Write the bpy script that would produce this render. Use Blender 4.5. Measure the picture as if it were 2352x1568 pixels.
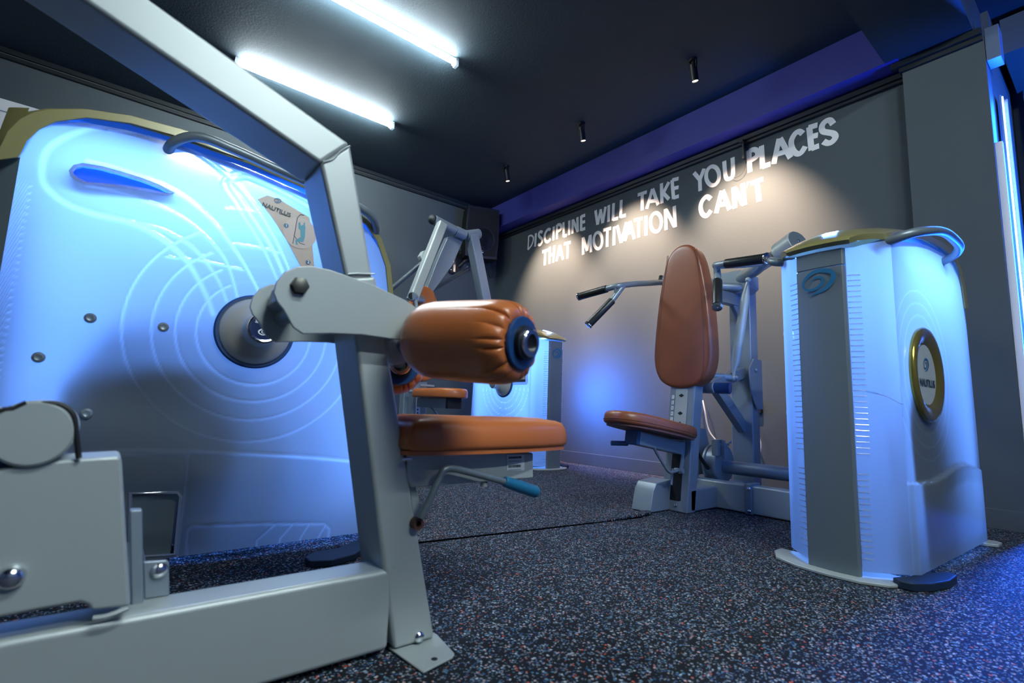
import bpy, bmesh, math, random
from mathutils import Vector, Matrix
from mathutils.geometry import tessellate_polygon
random.seed(7)
for o in list(bpy.data.objects): bpy.data.objects.remove(o)
S = bpy.context.scene
COL = S.collection
R = math.radians
# ---------------------------------------------------------------- camera, world, exposure
cam = bpy.data.cameras.new('camera'); camo = bpy.data.objects.new('camera', cam); COL.objects.link(camo)
cam.lens = 17.588; cam.sensor_width = 36.0; cam.clip_start = 0.02
_y, _p, _r = R(38.626), R(7.574), R(2.039)
f = Vector((math.sin(_y)*math.cos(_p), math.cos(_y)*math.cos(_p), math.sin(_p)))
rt = Vector((math.cos(_y), -math.sin(_y), 0)); up = rt.cross(f)
r2 = rt*math.cos(_r)+up*math.sin(_r); u2 = -rt*math.sin(_r)+up*math.cos(_r)
camo.matrix_world = Matrix(((r2.x, u2.x, -f.x, 0), (r2.y, u2.y, -f.y, 0), (r2.z, u2.z, -f.z, 0.55), (0, 0, 0, 1)))
cam.dof.use_dof = True; cam.dof.focus_distance = 2.9; cam.dof.aperture_fstop = 3.2
S.camera = camo
S.view_settings.view_transform = 'Standard'; S.view_settings.look = 'None'
S.view_settings.gamma = 1; S.view_settings.use_curve_mapping = False
S.view_settings.exposure = 0.0
w = bpy.data.worlds.new('world'); S.world = w; w.use_nodes = True
w.node_tree.nodes['Background'].inputs[0].default_value = (0.02, 0.05, 0.11, 1)
w.node_tree.nodes['Background'].inputs[1].default_value = 0.3

def light(name, kind, loc, energy, color, direction=None, parent=None, **kw):
    l = bpy.data.lights.new(name, kind); l.energy = energy; l.color = color
    for k, v in kw.items(): setattr(l, k, v)
    o = bpy.data.objects.new(name, l); COL.objects.link(o); o.location = loc
    if direction is not None: o.rotation_euler = Vector(direction).to_track_quat('-Z', 'Y').to_euler()
    if parent: o.parent = parent
    return o
TUBE_E = 300.0
BLUE = (0.10, 0.29, 1.0)
# spotlights over the slogan, at the three lamp heads
SPOTS = [(3.165, 1.875, 2.995), (3.168, 3.008, 2.995), (3.172, 4.135, 2.995)]
for sx, sy, sz in SPOTS:
    light('spot_beam', 'SPOT', (sx+.012, sy, sz-.02), 540, (1.0, 0.69, 0.49), (0.74, 0, -1.12), spot_size=R(68), spot_blend=0.85, shadow_soft_size=0.02)

# ---------------------------------------------------------------- materials
def mat(name, color, rough=0.5, metal=0.0, **kw):
    m = bpy.data.materials.new(name); m.use_nodes = True
    b = m.node_tree.nodes['Principled BSDF']
    b.inputs['Base Color'].default_value = (*color, 1); b.inputs['Roughness'].default_value = rough; b.inputs['Metallic'].default_value = metal
    for k, v in kw.items():
        b.inputs[k.replace('_', ' ')].default_value = v
    return m
def bump(m, scale, strength, dist=0.001, detail=3):
    nt = m.node_tree; b = nt.nodes['Principled BSDF']
    tc = nt.nodes.new('ShaderNodeTexCoord'); n = nt.nodes.new('ShaderNodeTexNoise'); n.inputs['Scale'].default_value = scale; n.inputs['Detail'].default_value = detail
    bp = nt.nodes.new('ShaderNodeBump'); bp.inputs['Strength'].default_value = strength; bp.inputs['Distance'].default_value = dist
    nt.links.new(tc.outputs['Object'], n.inputs['Vector']); nt.links.new(n.outputs[0], bp.inputs['Height']); nt.links.new(bp.outputs[0], b.inputs['Normal'])
    return m
def mottle(m, c1, c2, scale):
    nt = m.node_tree; b = nt.nodes['Principled BSDF']
    tc = nt.nodes.new('ShaderNodeTexCoord'); n = nt.nodes.new('ShaderNodeTexNoise'); n.inputs['Scale'].default_value = scale; n.inputs['Detail'].default_value = 4
    mx = nt.nodes.new('ShaderNodeMix'); mx.data_type = 'RGBA'; mx.inputs[6].default_value = (*c1, 1); mx.inputs[7].default_value = (*c2, 1)
    nt.links.new(tc.outputs['Object'], n.inputs['Vector']); nt.links.new(n.outputs[0], mx.inputs[0]); nt.links.new(mx.outputs[2], b.inputs['Base Color'])
    return m
def emit(name, color, strength):
    m = bpy.data.materials.new(name); m.use_nodes = True; nt = m.node_tree; nt.nodes.clear()
    o = nt.nodes.new('ShaderNodeOutputMaterial'); e = nt.nodes.new('ShaderNodeEmission'); e.inputs[0].default_value = (*color, 1); e.inputs[1].default_value = strength
    nt.links.new(e.outputs[0], o.inputs[0]); return m
M = {}
M['wall'] = mottle(bump(mat('painted_wall', (.09, .10, .105), .75), 60, .25, .002), (.056, .072, .081), (.064, .081, .090), 3)
M['ceiling'] = mottle(bump(mat('painted_ceiling', (.055, .085, .10), .8), 70, .6, .003), (.018, .036, .048), (.022, .043, .056), 2)
M['soffit'] = bump(mat('blue_soffit', (.045, .05, .30), .6), 60, .2, .002)  # even deep blue base colour, used on the soffit alone
M['black'] = mat('black_plastic', (.004, .005, .006), .5)
M['trim'] = mat('dark_trim', (.010, .015, .018), .5)
M['groove'] = mat('floor_groove', (.002, .002, .003), 1.0, 0, Specular_IOR_Level=0.0)
M['jamb'] = mat('blue_lit_bracket', (.10, .14, .22), .5)  # blue LED light on the bracket is put into this colour
M['rod'] = mat('dark_grey_rod', (.05, .07, .085), .4, .2)
M['base'] = mat('baseboard_paint', (.07, .082, .09), .45)
M['silver'] = bump(mat('silver_paint', (.40, .445, .43), .42, .25), 900, .12, .0004)
M['silver2'] = bump(mat('blue_grey_silver_paint', (.23, .28, .32), .38, .3), 900, .12, .0004)
M['plate'] = bump(mat('brushed_grey_plate', (.16, .20, .22), .38, .35), 500, .1, .0004)
M['chrome'] = mat('chrome', (.75, .77, .8), .15, 1.0)
M['steel'] = mat('dark_steel', (.10, .10, .085), .45, .7)
M['gold'] = mat('olive_gold_gloss', (.23, .205, .075), .30, .12, Coat_Weight=.6, Coat_Roughness=.08)
M['leather'] = mottle(bump(mat('tan_leather', (.42, .125, .035), .36, 0, Coat_Weight=.25, Coat_Roughness=.3), 350, .22, .0008, 6), (.43, .115, .026), (.52, .15, .036), 5)
M['leather_dark'] = mat('leather_dark_seam', (.16, .045, .018), .6)  # darker leather for the stitched seams
M['brown_leather'] = mottle(bump(mat('brown_leather', (.30, .10, .045), .38, 0, Coat_Weight=.2, Coat_Roughness=.35), 350, .2, .0008, 6), (.22, .062, .024), (.27, .08, .032), 5)
M['foam'] = bump(mat('black_foam_grip', (.010, .012, .012), .38), 200, .2, .0008)
M['navy'] = mat('navy_plastic', (.01, .05, .16), .35)
M['pad'] = mat('foot_pad_rubber', (.006, .018, .04), .5)
M['bluegrip'] = mat('blue_rubber_grip', (.01, .13, .25), .4)
M['logo'] = mat('logo_blue', (.012, .12, .25), .4)
M['logotext'] = mat('logo_dark', (.02, .05, .07), .5)
M['white'] = mat('white_paint', (.80, .80, .80), .5)
M['whitemark'] = mat('white_print', (.75, .78, .8), .5)
M['sticker'] = mat('white_sticker', (.62, .66, .68), .5)
M['taupe'] = mat('taupe_plastic', (.42, .39, .30), .4, .1)
M['placard'] = mat('tan_placard', (.50, .41, .33), .35)
M['placard2'] = mat('tan_placard_pale', (.55, .45, .40), .35)
M['figure'] = mat('figure_teal', (.09, .33, .42), .5)
M['rust'] = mat('brown_bushing', (.09, .035, .025), .6)
M['cable'] = mat('white_cable', (.6, .62, .62), .5)
M['inner'] = mat('grey_inner_steel', (.16, .17, .19), .6, .2)
M['tube_on'] = emit('lit_tube', (.84, .96, 1.0), TUBE_E)
M['tube_dim'] = emit('lit_tube_soft', (.84, .97, 1.0), 560.0)
M['lamp_on'] = emit('lit_lamp', (1.0, .80, .58), 14.0)
M['led_on'] = emit('lit_led', (.35, .62, 1.0), 30.0)
M['clear'] = mat('clear_end_cap', (.7, .75, .8), .2, 0, Transmission_Weight=.5)
# translucent milky housing plastic
def milky(name, tint, trans=.62, attr=False):
    m = bpy.data.materials.new(name); m.use_nodes = True; nt = m.node_tree; nt.nodes.clear(); L = nt.links.new
    o = nt.nodes.new('ShaderNodeOutputMaterial'); t = nt.nodes.new('ShaderNodeBsdfTranslucent'); d = nt.nodes.new('ShaderNodeBsdfDiffuse'); g = nt.nodes.new('ShaderNodeBsdfGlossy')
    t.inputs[0].default_value = (*tint, 1); d.inputs[0].default_value = (.24, .29, .32, 1); g.inputs['Roughness'].default_value = .10
    a = nt.nodes.new('ShaderNodeMixShader'); a.inputs[0].default_value = trans
    b = nt.nodes.new('ShaderNodeMixShader'); lw = nt.nodes.new('ShaderNodeLayerWeight'); lw.inputs[0].default_value = .5
    p = nt.nodes.new('ShaderNodeMath'); p.operation = 'POWER'; p.inputs[1].default_value = 4.0; L(lw.outputs['Facing'], p.inputs[0])
    q = nt.nodes.new('ShaderNodeMath'); q.operation = 'MULTIPLY_ADD'; q.inputs[1].default_value = .5; q.inputs[2].default_value = .045; L(p.outputs[0], q.inputs[0])
    if attr:   # moulded lines where the plastic is thinner let more light through
        at = nt.nodes.new('ShaderNodeAttribute'); at.attribute_name = 'thin'
        mx = nt.nodes.new('ShaderNodeMix'); mx.data_type = 'RGBA'; mx.inputs[6].default_value = (*[x*.50 for x in tint], 1); mx.inputs[7].default_value = (*tint, 1)
        L(at.outputs['Fac'], mx.inputs[0]); L(mx.outputs[2], t.inputs[0])
    L(d.outputs[0], a.inputs[1]); L(t.outputs[0], a.inputs[2]); L(q.outputs[0], b.inputs[0]); L(a.outputs[0], b.inputs[1]); L(g.outputs[0], b.inputs[2]); L(b.outputs[0], o.inputs[0])
    return m
M['milky'] = milky('milky_housing', (.50, .52, .56))
M['milkyp'] = milky('milky_moulded_panel', (1.0, 1.0, 1.0), attr=True)
M['collar'] = milky('blue_gap_strip', (.05, .22, .6), trans=.8)
M['rib'] = milky('milky_rib', (.95, .95, .98), trans=.75)
# speckled rubber floor
def rubber():
    m = mat('speckled_rubber', (.02, .022, .026), .8, Specular_IOR_Level=.2); nt = m.node_tree; b = nt.nodes['Principled BSDF']; L = nt.links.new
    tc = nt.nodes.new('ShaderNodeTexCoord')
    nz = nt.nodes.new('ShaderNodeTexNoise'); nz.inputs['Scale'].default_value = 160; L(tc.outputs['Object'], nz.inputs['Vector'])
    va = nt.nodes.new('ShaderNodeVectorMath'); va.operation = 'MULTIPLY_ADD'; va.inputs[1].default_value = (.007, .007, .007); L(nz.outputs['Color'], va.inputs[0]); L(tc.outputs['Object'], va.inputs[2])
    prev = None
    for i, (sc, thr, seed) in enumerate(((128, .76, 0), (200, .74, 5.3))):
        mp = nt.nodes.new('ShaderNodeMapping'); mp.inputs['Location'].default_value = (seed, seed, 0); mp.inputs['Scale'].default_value = (1, 1.0, 1); L(va.outputs[0], mp.inputs['Vector'])
        v = nt.nodes.new('ShaderNodeTexVoronoi'); v.inputs['Scale'].default_value = sc; v.voronoi_dimensions = '2D'; L(mp.outputs[0], v.inputs['Vector'])
        sp = nt.nodes.new('ShaderNodeSeparateColor'); L(v.outputs['Color'], sp.inputs[0])
        g1 = nt.nodes.new('ShaderNodeMath'); g1.operation = 'GREATER_THAN'; g1.inputs[1].default_value = thr; L(sp.outputs[0], g1.inputs[0])
        g2 = nt.nodes.new('ShaderNodeMath'); g2.operation = 'LESS_THAN'; g2.inputs[1].default_value = .40; L(v.outputs['Distance'], g2.inputs[0])
        g3 = nt.nodes.new('ShaderNodeMath'); g3.operation = 'MULTIPLY'; L(g1.outputs[0], g3.inputs[0]); L(g2.outputs[0], g3.inputs[1])
        cr = nt.nodes.new('ShaderNodeValToRGB'); cr.color_ramp.interpolation = 'CONSTANT'; e = cr.color_ramp.elements
        cols = [(0, (.20, .24, .28)), (.2, (.46, .49, .54)), (.30, (.03, .08, .20)), (.48, (.12, .17, .22)), (.64, (.07, .22, .34)), (.72, (.30, .34, .38)), (.80, (.07, .10, .14)), (.90, (.60, .11, .06)), (.95, (.50, .33, .30))]
        e[0].position = 0; e[0].color = (*cols[0][1], 1); e[1].position = cols[1][0]; e[1].color = (*cols[1][1], 1)
        for p, c in cols[2:]:
            x = e.new(p); x.color = (*c, 1)
        L(sp.outputs[1], cr.inputs[0])
        mx = nt.nodes.new('ShaderNodeMix'); mx.data_type = 'RGBA'; L(g3.outputs[0], mx.inputs[0]); L(cr.outputs[0], mx.inputs[7])
        if prev is None: mx.inputs[6].default_value = (.006, .008, .011, 1)
        else: L(prev, mx.inputs[6])
        prev = mx.outputs[2]
    L(prev, b.inputs['Base Color'])
    bp = nt.nodes.new('ShaderNodeBump'); bp.inputs['Strength'].default_value = .5; bp.inputs['Distance'].default_value = .001; L(nz.outputs[0], bp.inputs['Height']); L(bp.outputs[0], b.inputs['Normal'])
    return m
M['floor'] = rubber()

# ---------------------------------------------------------------- mesh helpers
def BM(): return bmesh.new()
def obj(name, bm, m, parent=None, bevel=0, seg=2, smooth=True, sub=0, angle=35, label=None):
    bmesh.ops.remove_doubles(bm, verts=bm.verts, dist=1e-6)
    bmesh.ops.recalc_face_normals(bm, faces=bm.faces)
    me = bpy.data.meshes.new(name); bm.to_mesh(me); bm.free()
    mm = M[m] if isinstance(m, str) else m
    me.materials.append(mm)
    if smooth:
        for p in me.polygons: p.use_smooth = True
        me.set_sharp_from_angle(angle=R(angle))
    o = bpy.data.objects.new(name, me); COL.objects.link(o)
    if parent: o.parent = parent
    if bevel:
        b = o.modifiers.new('b', 'BEVEL'); b.width = bevel; b.segments = seg; b.limit_method = 'ANGLE'; b.angle_limit = R(35); b.harden_normals = True
    if sub:
        s = o.modifiers.new('s', 'SUBSURF'); s.levels = sub; s.render_levels = sub
    if label: o['label'] = label
    return o
def tag(o, label, cat, group=None):
    o['label'] = label; o['category'] = cat
    if group: o['group'] = group
    return o
def thing(name, label, cat, loc=(0, 0, 0), group=None):
    o = bpy.data.objects.new(name, None); COL.objects.link(o); o.location = loc; o.empty_display_size = .1
    return tag(o, label, cat, group)
def struct(name, bm, m, parent=None, **k):
    o = obj(name, bm, m, parent, **k)
    o['kind'] = 'structure'; return o
class FR:
    """local frame: origin + three axes"""
    def __init__(s, o, x, y, z): s.o, s.x, s.y, s.z = Vector(o), Vector(x), Vector(y), Vector(z)
    def __call__(s, a, b, c): return s.o+s.x*a+s.y*b+s.z*c
W0 = FR((0, 0, 0), (1, 0, 0), (0, 1, 0), (0, 0, 1))
def box(bm, x0, x1, y0, y1, z0, z1, fr=W0):
    v = [bm.verts.new(fr(x, y, z)) for x in (x0, x1) for y in (y0, y1) for z in (z0, z1)]
    for q in ((0, 1, 3, 2), (4, 6, 7, 5), (0, 4, 5, 1), (2, 3, 7, 6), (0, 2, 6, 4), (1, 5, 7, 3)): bm.faces.new([v[i] for i in q])
def bar(bm, A, B, w, h, upv=(0, 0, 1)):
    """rectangular tube from A to B, w across, h along upv"""
    A, B = Vector(A), Vector(B); d = (B-A).normalized(); s = d.cross(Vector(upv)).normalized(); u = s.cross(d).normalized()
    box(bm, 0, (B-A).length, -w/2, w/2, -h/2, h/2, FR(A, d, s, u))
def prism(bm, poly, fn, d0, d1, holes=()):
    """polygon (a,b) extruded along d; fn(a,b,d)->point"""
    loops = [list(poly)]+[list(h) for h in holes]
    vs = [p for l in loops for p in l]
    tris = tessellate_polygon([[Vector((p[0], p[1], 0)) for p in l] for l in loops])
    va = [bm.verts.new(fn(p[0], p[1], d0)) for p in vs]; vb = [bm.verts.new(fn(p[0], p[1], d1)) for p in vs]
    if not holes:
        bm.faces.new(va); bm.faces.new(vb[::-1])
    else:
        for t in tris:
            try: bm.faces.new([va[i] for i in t]); bm.faces.new([vb[i] for i in reversed(t)])
            except ValueError: pass
    k = 0
    for l in loops:
        n = len(l)
        for i in range(n):
            a, b = k+i, k+(i+1) % n
            bm.faces.new([va[a], va[b], vb[b], vb[a]])
        k += n
XZ = lambda y: (lambda a, b, d: Vector((a, y+d, b)))
YZ = lambda x: (lambda a, b, d: Vector((x+d, a, b)))
XY = lambda z: (lambda a, b, d: Vector((a, b, z+d)))
def smoothp(pts, n=6, closed=False):
    """Catmull-Rom through pts"""
    P = [Vector(p) for p in pts]; N = len(P); out = []
    rng = range(N if closed else N-1)
    for i in rng:
        if closed: p0, p1, p2, p3 = P[i-1], P[i], P[(i+1) % N], P[(i+2) % N]
        else: p0, p1, p2, p3 = P[max(i-1, 0)], P[i], P[i+1], P[min(i+2, N-1)]
        for k in range(n):
            t = k/n
            out.append(.5*((2*p1)+(-p0+p2)*t+(2*p0-5*p1+4*p2-p3)*t*t+(-p0+3*p1-3*p2+p3)*t**3))
    if not closed: out.append(P[-1])
    return out
def tube(bm, pts, r, n=16, cap=True, smooth=0, closed=False, flat=None):
    """round tube along pts; r may be a list; flat=(normal, factor) squashes it"""
    P = [Vector(p) for p in pts]
    if smooth: P = smoothp(P, smooth, closed)
    N = len(P); rr = r if isinstance(r, (list, tuple)) else [r]*N
    if len(rr) != N: rr = [rr[min(int(i*len(rr)/N), len(rr)-1)] for i in range(N)]
    rings = []; prev = None
    for i, p in enumerate(P):
        if closed: t = (P[(i+1) % N]-P[i-1]).normalized()
        else: t = (P[min(i+1, N-1)]-P[max(i-1, 0)]).normalized()
        if prev is None:
            a = Vector((0, 0, 1)) if abs(t.z) < .9 else Vector((1, 0, 0)); s = t.cross(a).normalized()
        else: s = (prev-t*prev.dot(t)).normalized()
        prev = s; u = t.cross(s)
        ring = []
        for k in range(n):
            q = 2*math.pi*k/n; off = (s*math.cos(q)+u*math.sin(q))*rr[i]
            if flat: off -= Vector(flat[0])*off.dot(Vector(flat[0]))*(1-flat[1])
            ring.append(bm.verts.new(p+off))
        rings.append(ring)
    for i in range(N if closed else N-1):
        a, b = rings[i], rings[(i+1) % N]
        for k in range(n): bm.faces.new([a[k], a[(k+1) % n], b[(k+1) % n], b[k]])
    if cap and not closed: bm.faces.new(rings[0][::-1]); bm.faces.new(rings[-1])
def cyl(bm, A, B, r, rb=None, n=32): 
    A, B = Vector(A), Vector(B)
    tube(bm, [A, B], [r, r if rb is None else rb], n)
def lathe(bm, prof, A, d, n=48, squash=None):
    """prof = [(t, r)] along axis d from A"""
    A = Vector(A); d = Vector(d).normalized(); a = Vector((0, 0, 1)) if abs(d.z) < .9 else Vector((1, 0, 0)); s = d.cross(a).normalized(); u = d.cross(s)
    rings = [[bm.verts.new(A+d*t+(s*math.cos(2*math.pi*k/n)+u*math.sin(2*math.pi*k/n))*max(r, 1e-4)) for k in range(n)] for t, r in prof]
    for a, b in zip(rings, rings[1:]):
        for k in range(n): bm.faces.new([a[k], a[(k+1) % n], b[(k+1) % n], b[k]])
    bm.faces.new(rings[0][::-1]); bm.faces.new(rings[-1])
def ball(bm, c, r, n=16):
    bmesh.ops.create_uvsphere(bm, u_segments=n, v_segments=n//2, radius=r, matrix=Matrix.Translation(c))
def cushion(bm, outline, thick, fr, edge=.03, crown=.008, under=.012):
    """upholstered pad: outline in (a,b), face at c=thick side; back at c=0"""
    n = len(outline); cx = sum(p[0] for p in outline)/n; cy = sum(p[1] for p in outline)/n
    rad = min(math.hypot(p[0]-cx, p[1]-cy) for p in outline)
    e = edge
    lay = [(e*.35, 0), (e*.08, under*.4), (0, under), (0, thick-e), (e*.12, thick-e*.5), (e*.4, thick-e*.15), (e*.9, thick), (e*1.7, thick+crown*.4), (rad*.6, thick+crown*.85)]
    rings = []
    for ins, h in lay:
        ring = []
        for p in outline:
            dx, dy = p[0]-cx, p[1]-cy; L = math.hypot(dx, dy); k = max(0, 1-ins/L)
            ring.append(bm.verts.new(fr(cx+dx*k, cy+dy*k, h)))
        rings.append(ring)
    for a, b in zip(rings, rings[1:]):
        for k in range(n): bm.faces.new([a[k], a[(k+1) % n], b[(k+1) % n], b[k]])
    bm.faces.new(rings[0][::-1])
    c = bm.verts.new(fr(cx, cy, thick+crown))
    for k in range(n): bm.faces.new([rings[-1][k], rings[-1][(k+1) % n], c])
def rrect(a0, a1, b0, b1, r, n=6):
    out = []
    for cx, cy, q in ((a1-r, b1-r, 0), (a0+r, b1-r, 90), (a0+r, b0+r, 180), (a1-r, b0+r, 270)):
        for k in range(n+1):
            t = R(q+90*k/n); out.append((cx+r*math.cos(t), cy+r*math.sin(t)))
    return out
def bolt(bm, c, d, r, h, hexa=False):
    d = Vector(d).normalized(); c = Vector(c)
    if hexa:
        lathe(bm, [(0, r*1.15), (h*.15, r*1.15), (h*.15, r), (h*.9, r), (h, r*.85)], c, d, 6)
    else: lathe(bm, [(0, r), (h*.4, r), (h*.8, r*.75), (h, r*.35)], c, d, 20)
def swirl(bm, fr, s, th=.0012):
    """nautilus-like tapered spiral plus tail, in frame (a,b), size s"""
    K = [(x_, y_, w_*0.95) for x_, y_, w_ in [(-.226, -.08, .005), (-.145, .097, .02), (.08, .184, .045), (.13, .08, .05), (-.016, -.113, .04), (-.29, -.242, .035), (-.435, -.177, .04), (-.355, .08, .04), (-.03, .34, .05), (.355, .40, .07), (.435, .26, .075), (.226, -.065, .05), (-.065, -.274, .03), (-.339, -.413, .003)]]
    pts = smoothp(K, 6); va = []
    for i, p in enumerate(pts):
        q0 = pts[max(i-1, 0)]; q1 = pts[min(i+1, len(pts)-1)]; t = Vector((q1.x-q0.x, q1.y-q0.y)).normalized(); k = 1.7*s
        x0, y0, x1, y1 = (p.x-t.y*p.z), (p.y+t.x*p.z), (p.x+t.y*p.z), (p.y-t.x*p.z)
        va.append((bm.verts.new(fr(x0*k*.74, (y0-.33*x0)*k*.86, th)), bm.verts.new(fr(x1*k*.74, (y1-.33*x1)*k*.86, th))))
    for x, y in zip(va, va[1:]): bm.faces.new([x[0], y[0], y[1], x[1]])
def text(name, s, fr, size, m, parent, bold=0.0, align='CENTER', shear=0.0):
    cu = bpy.data.curves.new(name, 'FONT'); cu.body = s; cu.size = size; cu.align_x = align; cu.align_y = 'CENTER'; cu.offset = bold; cu.shear = shear
    to = bpy.data.objects.new(name+'_c', cu); COL.objects.link(to); bpy.context.view_layer.update()
    me = bpy.data.meshes.new_from_object(to.evaluated_get(bpy.context.evaluated_depsgraph_get()))
    bpy.data.objects.remove(to)
    for v in me.vertices: v.co = fr(v.co.x, v.co.y, .0012)
    me.materials.clear(); me.materials.append(M[m]); me.name = name
    o = bpy.data.objects.new(name, me); COL.objects.link(o); o.parent = parent; return o
def stroke(bm, pts, w, fn):
    """flat painted brush stroke of width w with square ends"""
    P = [Vector((a, b)) for a, b in pts]; closed = (P[0]-P[-1]).length < 1e-4
    if closed: P = P[:-1]
    n = len(P)
    if n > 2 and not closed: P = [Vector((q.x, q.y)) for q in smoothp([(p.x, p.y, 0) for p in P], 4)]; n = len(P)
    va = []
    for i, p in enumerate(P):
        a = P[i-1] if (closed or i > 0) else p; b = P[(i+1) % n] if (closed or i < n-1) else p
        t = (b-a).normalized(); nn = Vector((-t.y, t.x))*w/2
        va.append((bm.verts.new(fn(p.x+nn.x, p.y+nn.y, 0)), bm.verts.new(fn(p.x-nn.x, p.y-nn.y, 0))))
    for i in range(n if closed else n-1):
        a, b = va[i], va[(i+1) % n]; bm.faces.new([a[0], b[0], b[1], a[1]])
# ---------------------------------------------------------------- room
XW, YF, ZC = 3.916, 5.30, 3.18
b = BM(); box(b, -3.2, 6.4, -3.4, YF+.1, -.1, 0); struct('floor', b, 'floor')
b = BM(); box(b, -3.2, 6.4, -3.4, YF+.1, ZC, ZC+.1); struct('ceiling', b, 'ceiling')
b = BM(); box(b, XW, XW+.2, .79, YF+.1, 0, ZC); struct('wall_right', b, 'wall')
b = BM(); box(b, -3.2, XW, YF, YF+.1, 0, ZC); struct('wall_back', b, 'wall')
b = BM(); box(b, -3.3, -3.2, -3.4, YF+.1, 0, ZC); struct('wall_left', b, 'wall')
b = BM(); box(b, -3.2, 6.4, -3.5, -3.4, 0, ZC); struct('wall_front', b, 'wall')
b = BM(); box(b, 3.80, 4.12, .395, .788, 0, 2.83); struct('pillar', b, 'wall', bevel=.003)
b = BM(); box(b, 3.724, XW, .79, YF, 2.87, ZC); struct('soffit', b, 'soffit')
b = BM(); box(b, -3.2, 6.4, .435, .86, 2.872, ZC); struct('ceiling_beam', b, 'ceiling')
# alcove beyond the pillar
b = BM(); box(b, 4.12, 6.3, .40, .50, 0, ZC); struct('wall_alcove_side', b, 'wall')
b = BM(); box(b, 4.95, 5.05, -3.4, .40, 0, ZC); struct('wall_alcove_back', b, 'wall')
b = BM(); box(b, 4.22, 4.95, -3.4, .36, 2.90, 3.14); struct('alcove_header', b, 'wall')
# trims
b = BM(); box(b, 3.868, XW, .79, YF, 2.815, 2.85); box(b, 3.885, XW, .79, YF, 2.790, 2.812); struct('trim_1', b, 'trim', bevel=.003)
b = BM(); box(b, 3.76, 3.80, .40, .84, 2.83, 2.868); box(b, 3.78, 4.12, .40, .80, 2.80, 2.83); struct('trim_2', b, 'trim')
b = BM(); box(b, -3.2, 3.724, YF-.03, YF, 3.09, 3.12); box(b, -3.2, 3.724, YF-.02, YF, 3.14, ZC); struct('trim_3', b, 'trim', bevel=.002)
b = BM(); box(b, XW-.012, XW, .79, YF, 0, .118); struct('baseboard_right', b, 'base', bevel=.003)
b = BM(); box(b, -3.2, XW-.012, YF-.012, YF, 0, .118); struct('baseboard_back', b, 'base', bevel=.003)
b = BM(); box(b, 3.788, 3.80, .383, .80, 0, .105); box(b, 3.80, 4.2, .383, .395, 0, .105); struct('baseboard_pillar', b, 'base', bevel=.003)
b = BM(); box(b, 4.80, 4.95, .30, .33, 0, 2.9); box(b, 4.86, 4.95, -.9, .30, 2.35, 2.39); struct('trim_4', b, 'wall')
# door beside the far wall, top left
b = BM(); box(b, -1.75, -.66, YF-.035, YF-.001, .0, 2.76); d1 = struct('door_1', b, 'white', bevel=.004)
b = BM(); box(b, -1.70, -.72, YF-.05, YF-.035, 2.66, 2.685); box(b, -.73, -.70, YF-.05, YF-.035, .02, 2.70); box(b, -.96, -.80, YF-.042, YF-.034, 2.45, 2.62); obj('door_frame', b, 'white', d1, bevel=.003)
# floor seam with the curled edge
b = BM(); prism(b, [(1.03, 1.849), (1.5, 1.786), (2.05, 1.716), (2.28, 1.690), (2.28, 1.706), (2.05, 1.735), (1.5, 1.808), (1.03, 1.873)], XY(0), .0002, .0012); struct('floor_seam', b, 'groove', smooth=False)
b = BM()
P0 = [(1.95, 1.735), (2.12, 1.714), (2.25, 1.698), (2.36, 1.700), (2.42, 1.74), (2.36, 1.80), (2.22, 1.86), (2.02, 1.84)]
hz = [.003, .010, .016, .018, .016, .010, .006, .003]
vt = [b.verts.new((x, y, h)) for (x, y), h in zip(P0, hz)]; vb = [b.verts.new((x, y, max(h-.008, .0005))) for (x, y), h in zip(P0, hz)]
c = b.verts.new((2.2, 1.79, .014)); cb = b.verts.new((2.2, 1.79, .004))
for i in range(8):
    j = (i+1) % 8; b.faces.new([vt[i], vt[j], c]); b.faces.new([vb[j], vb[i], cb]); b.faces.new([vt[j], vt[i], vb[i], vb[j]])
flap = struct('floor_mat_edge', b, 'floor')

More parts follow.
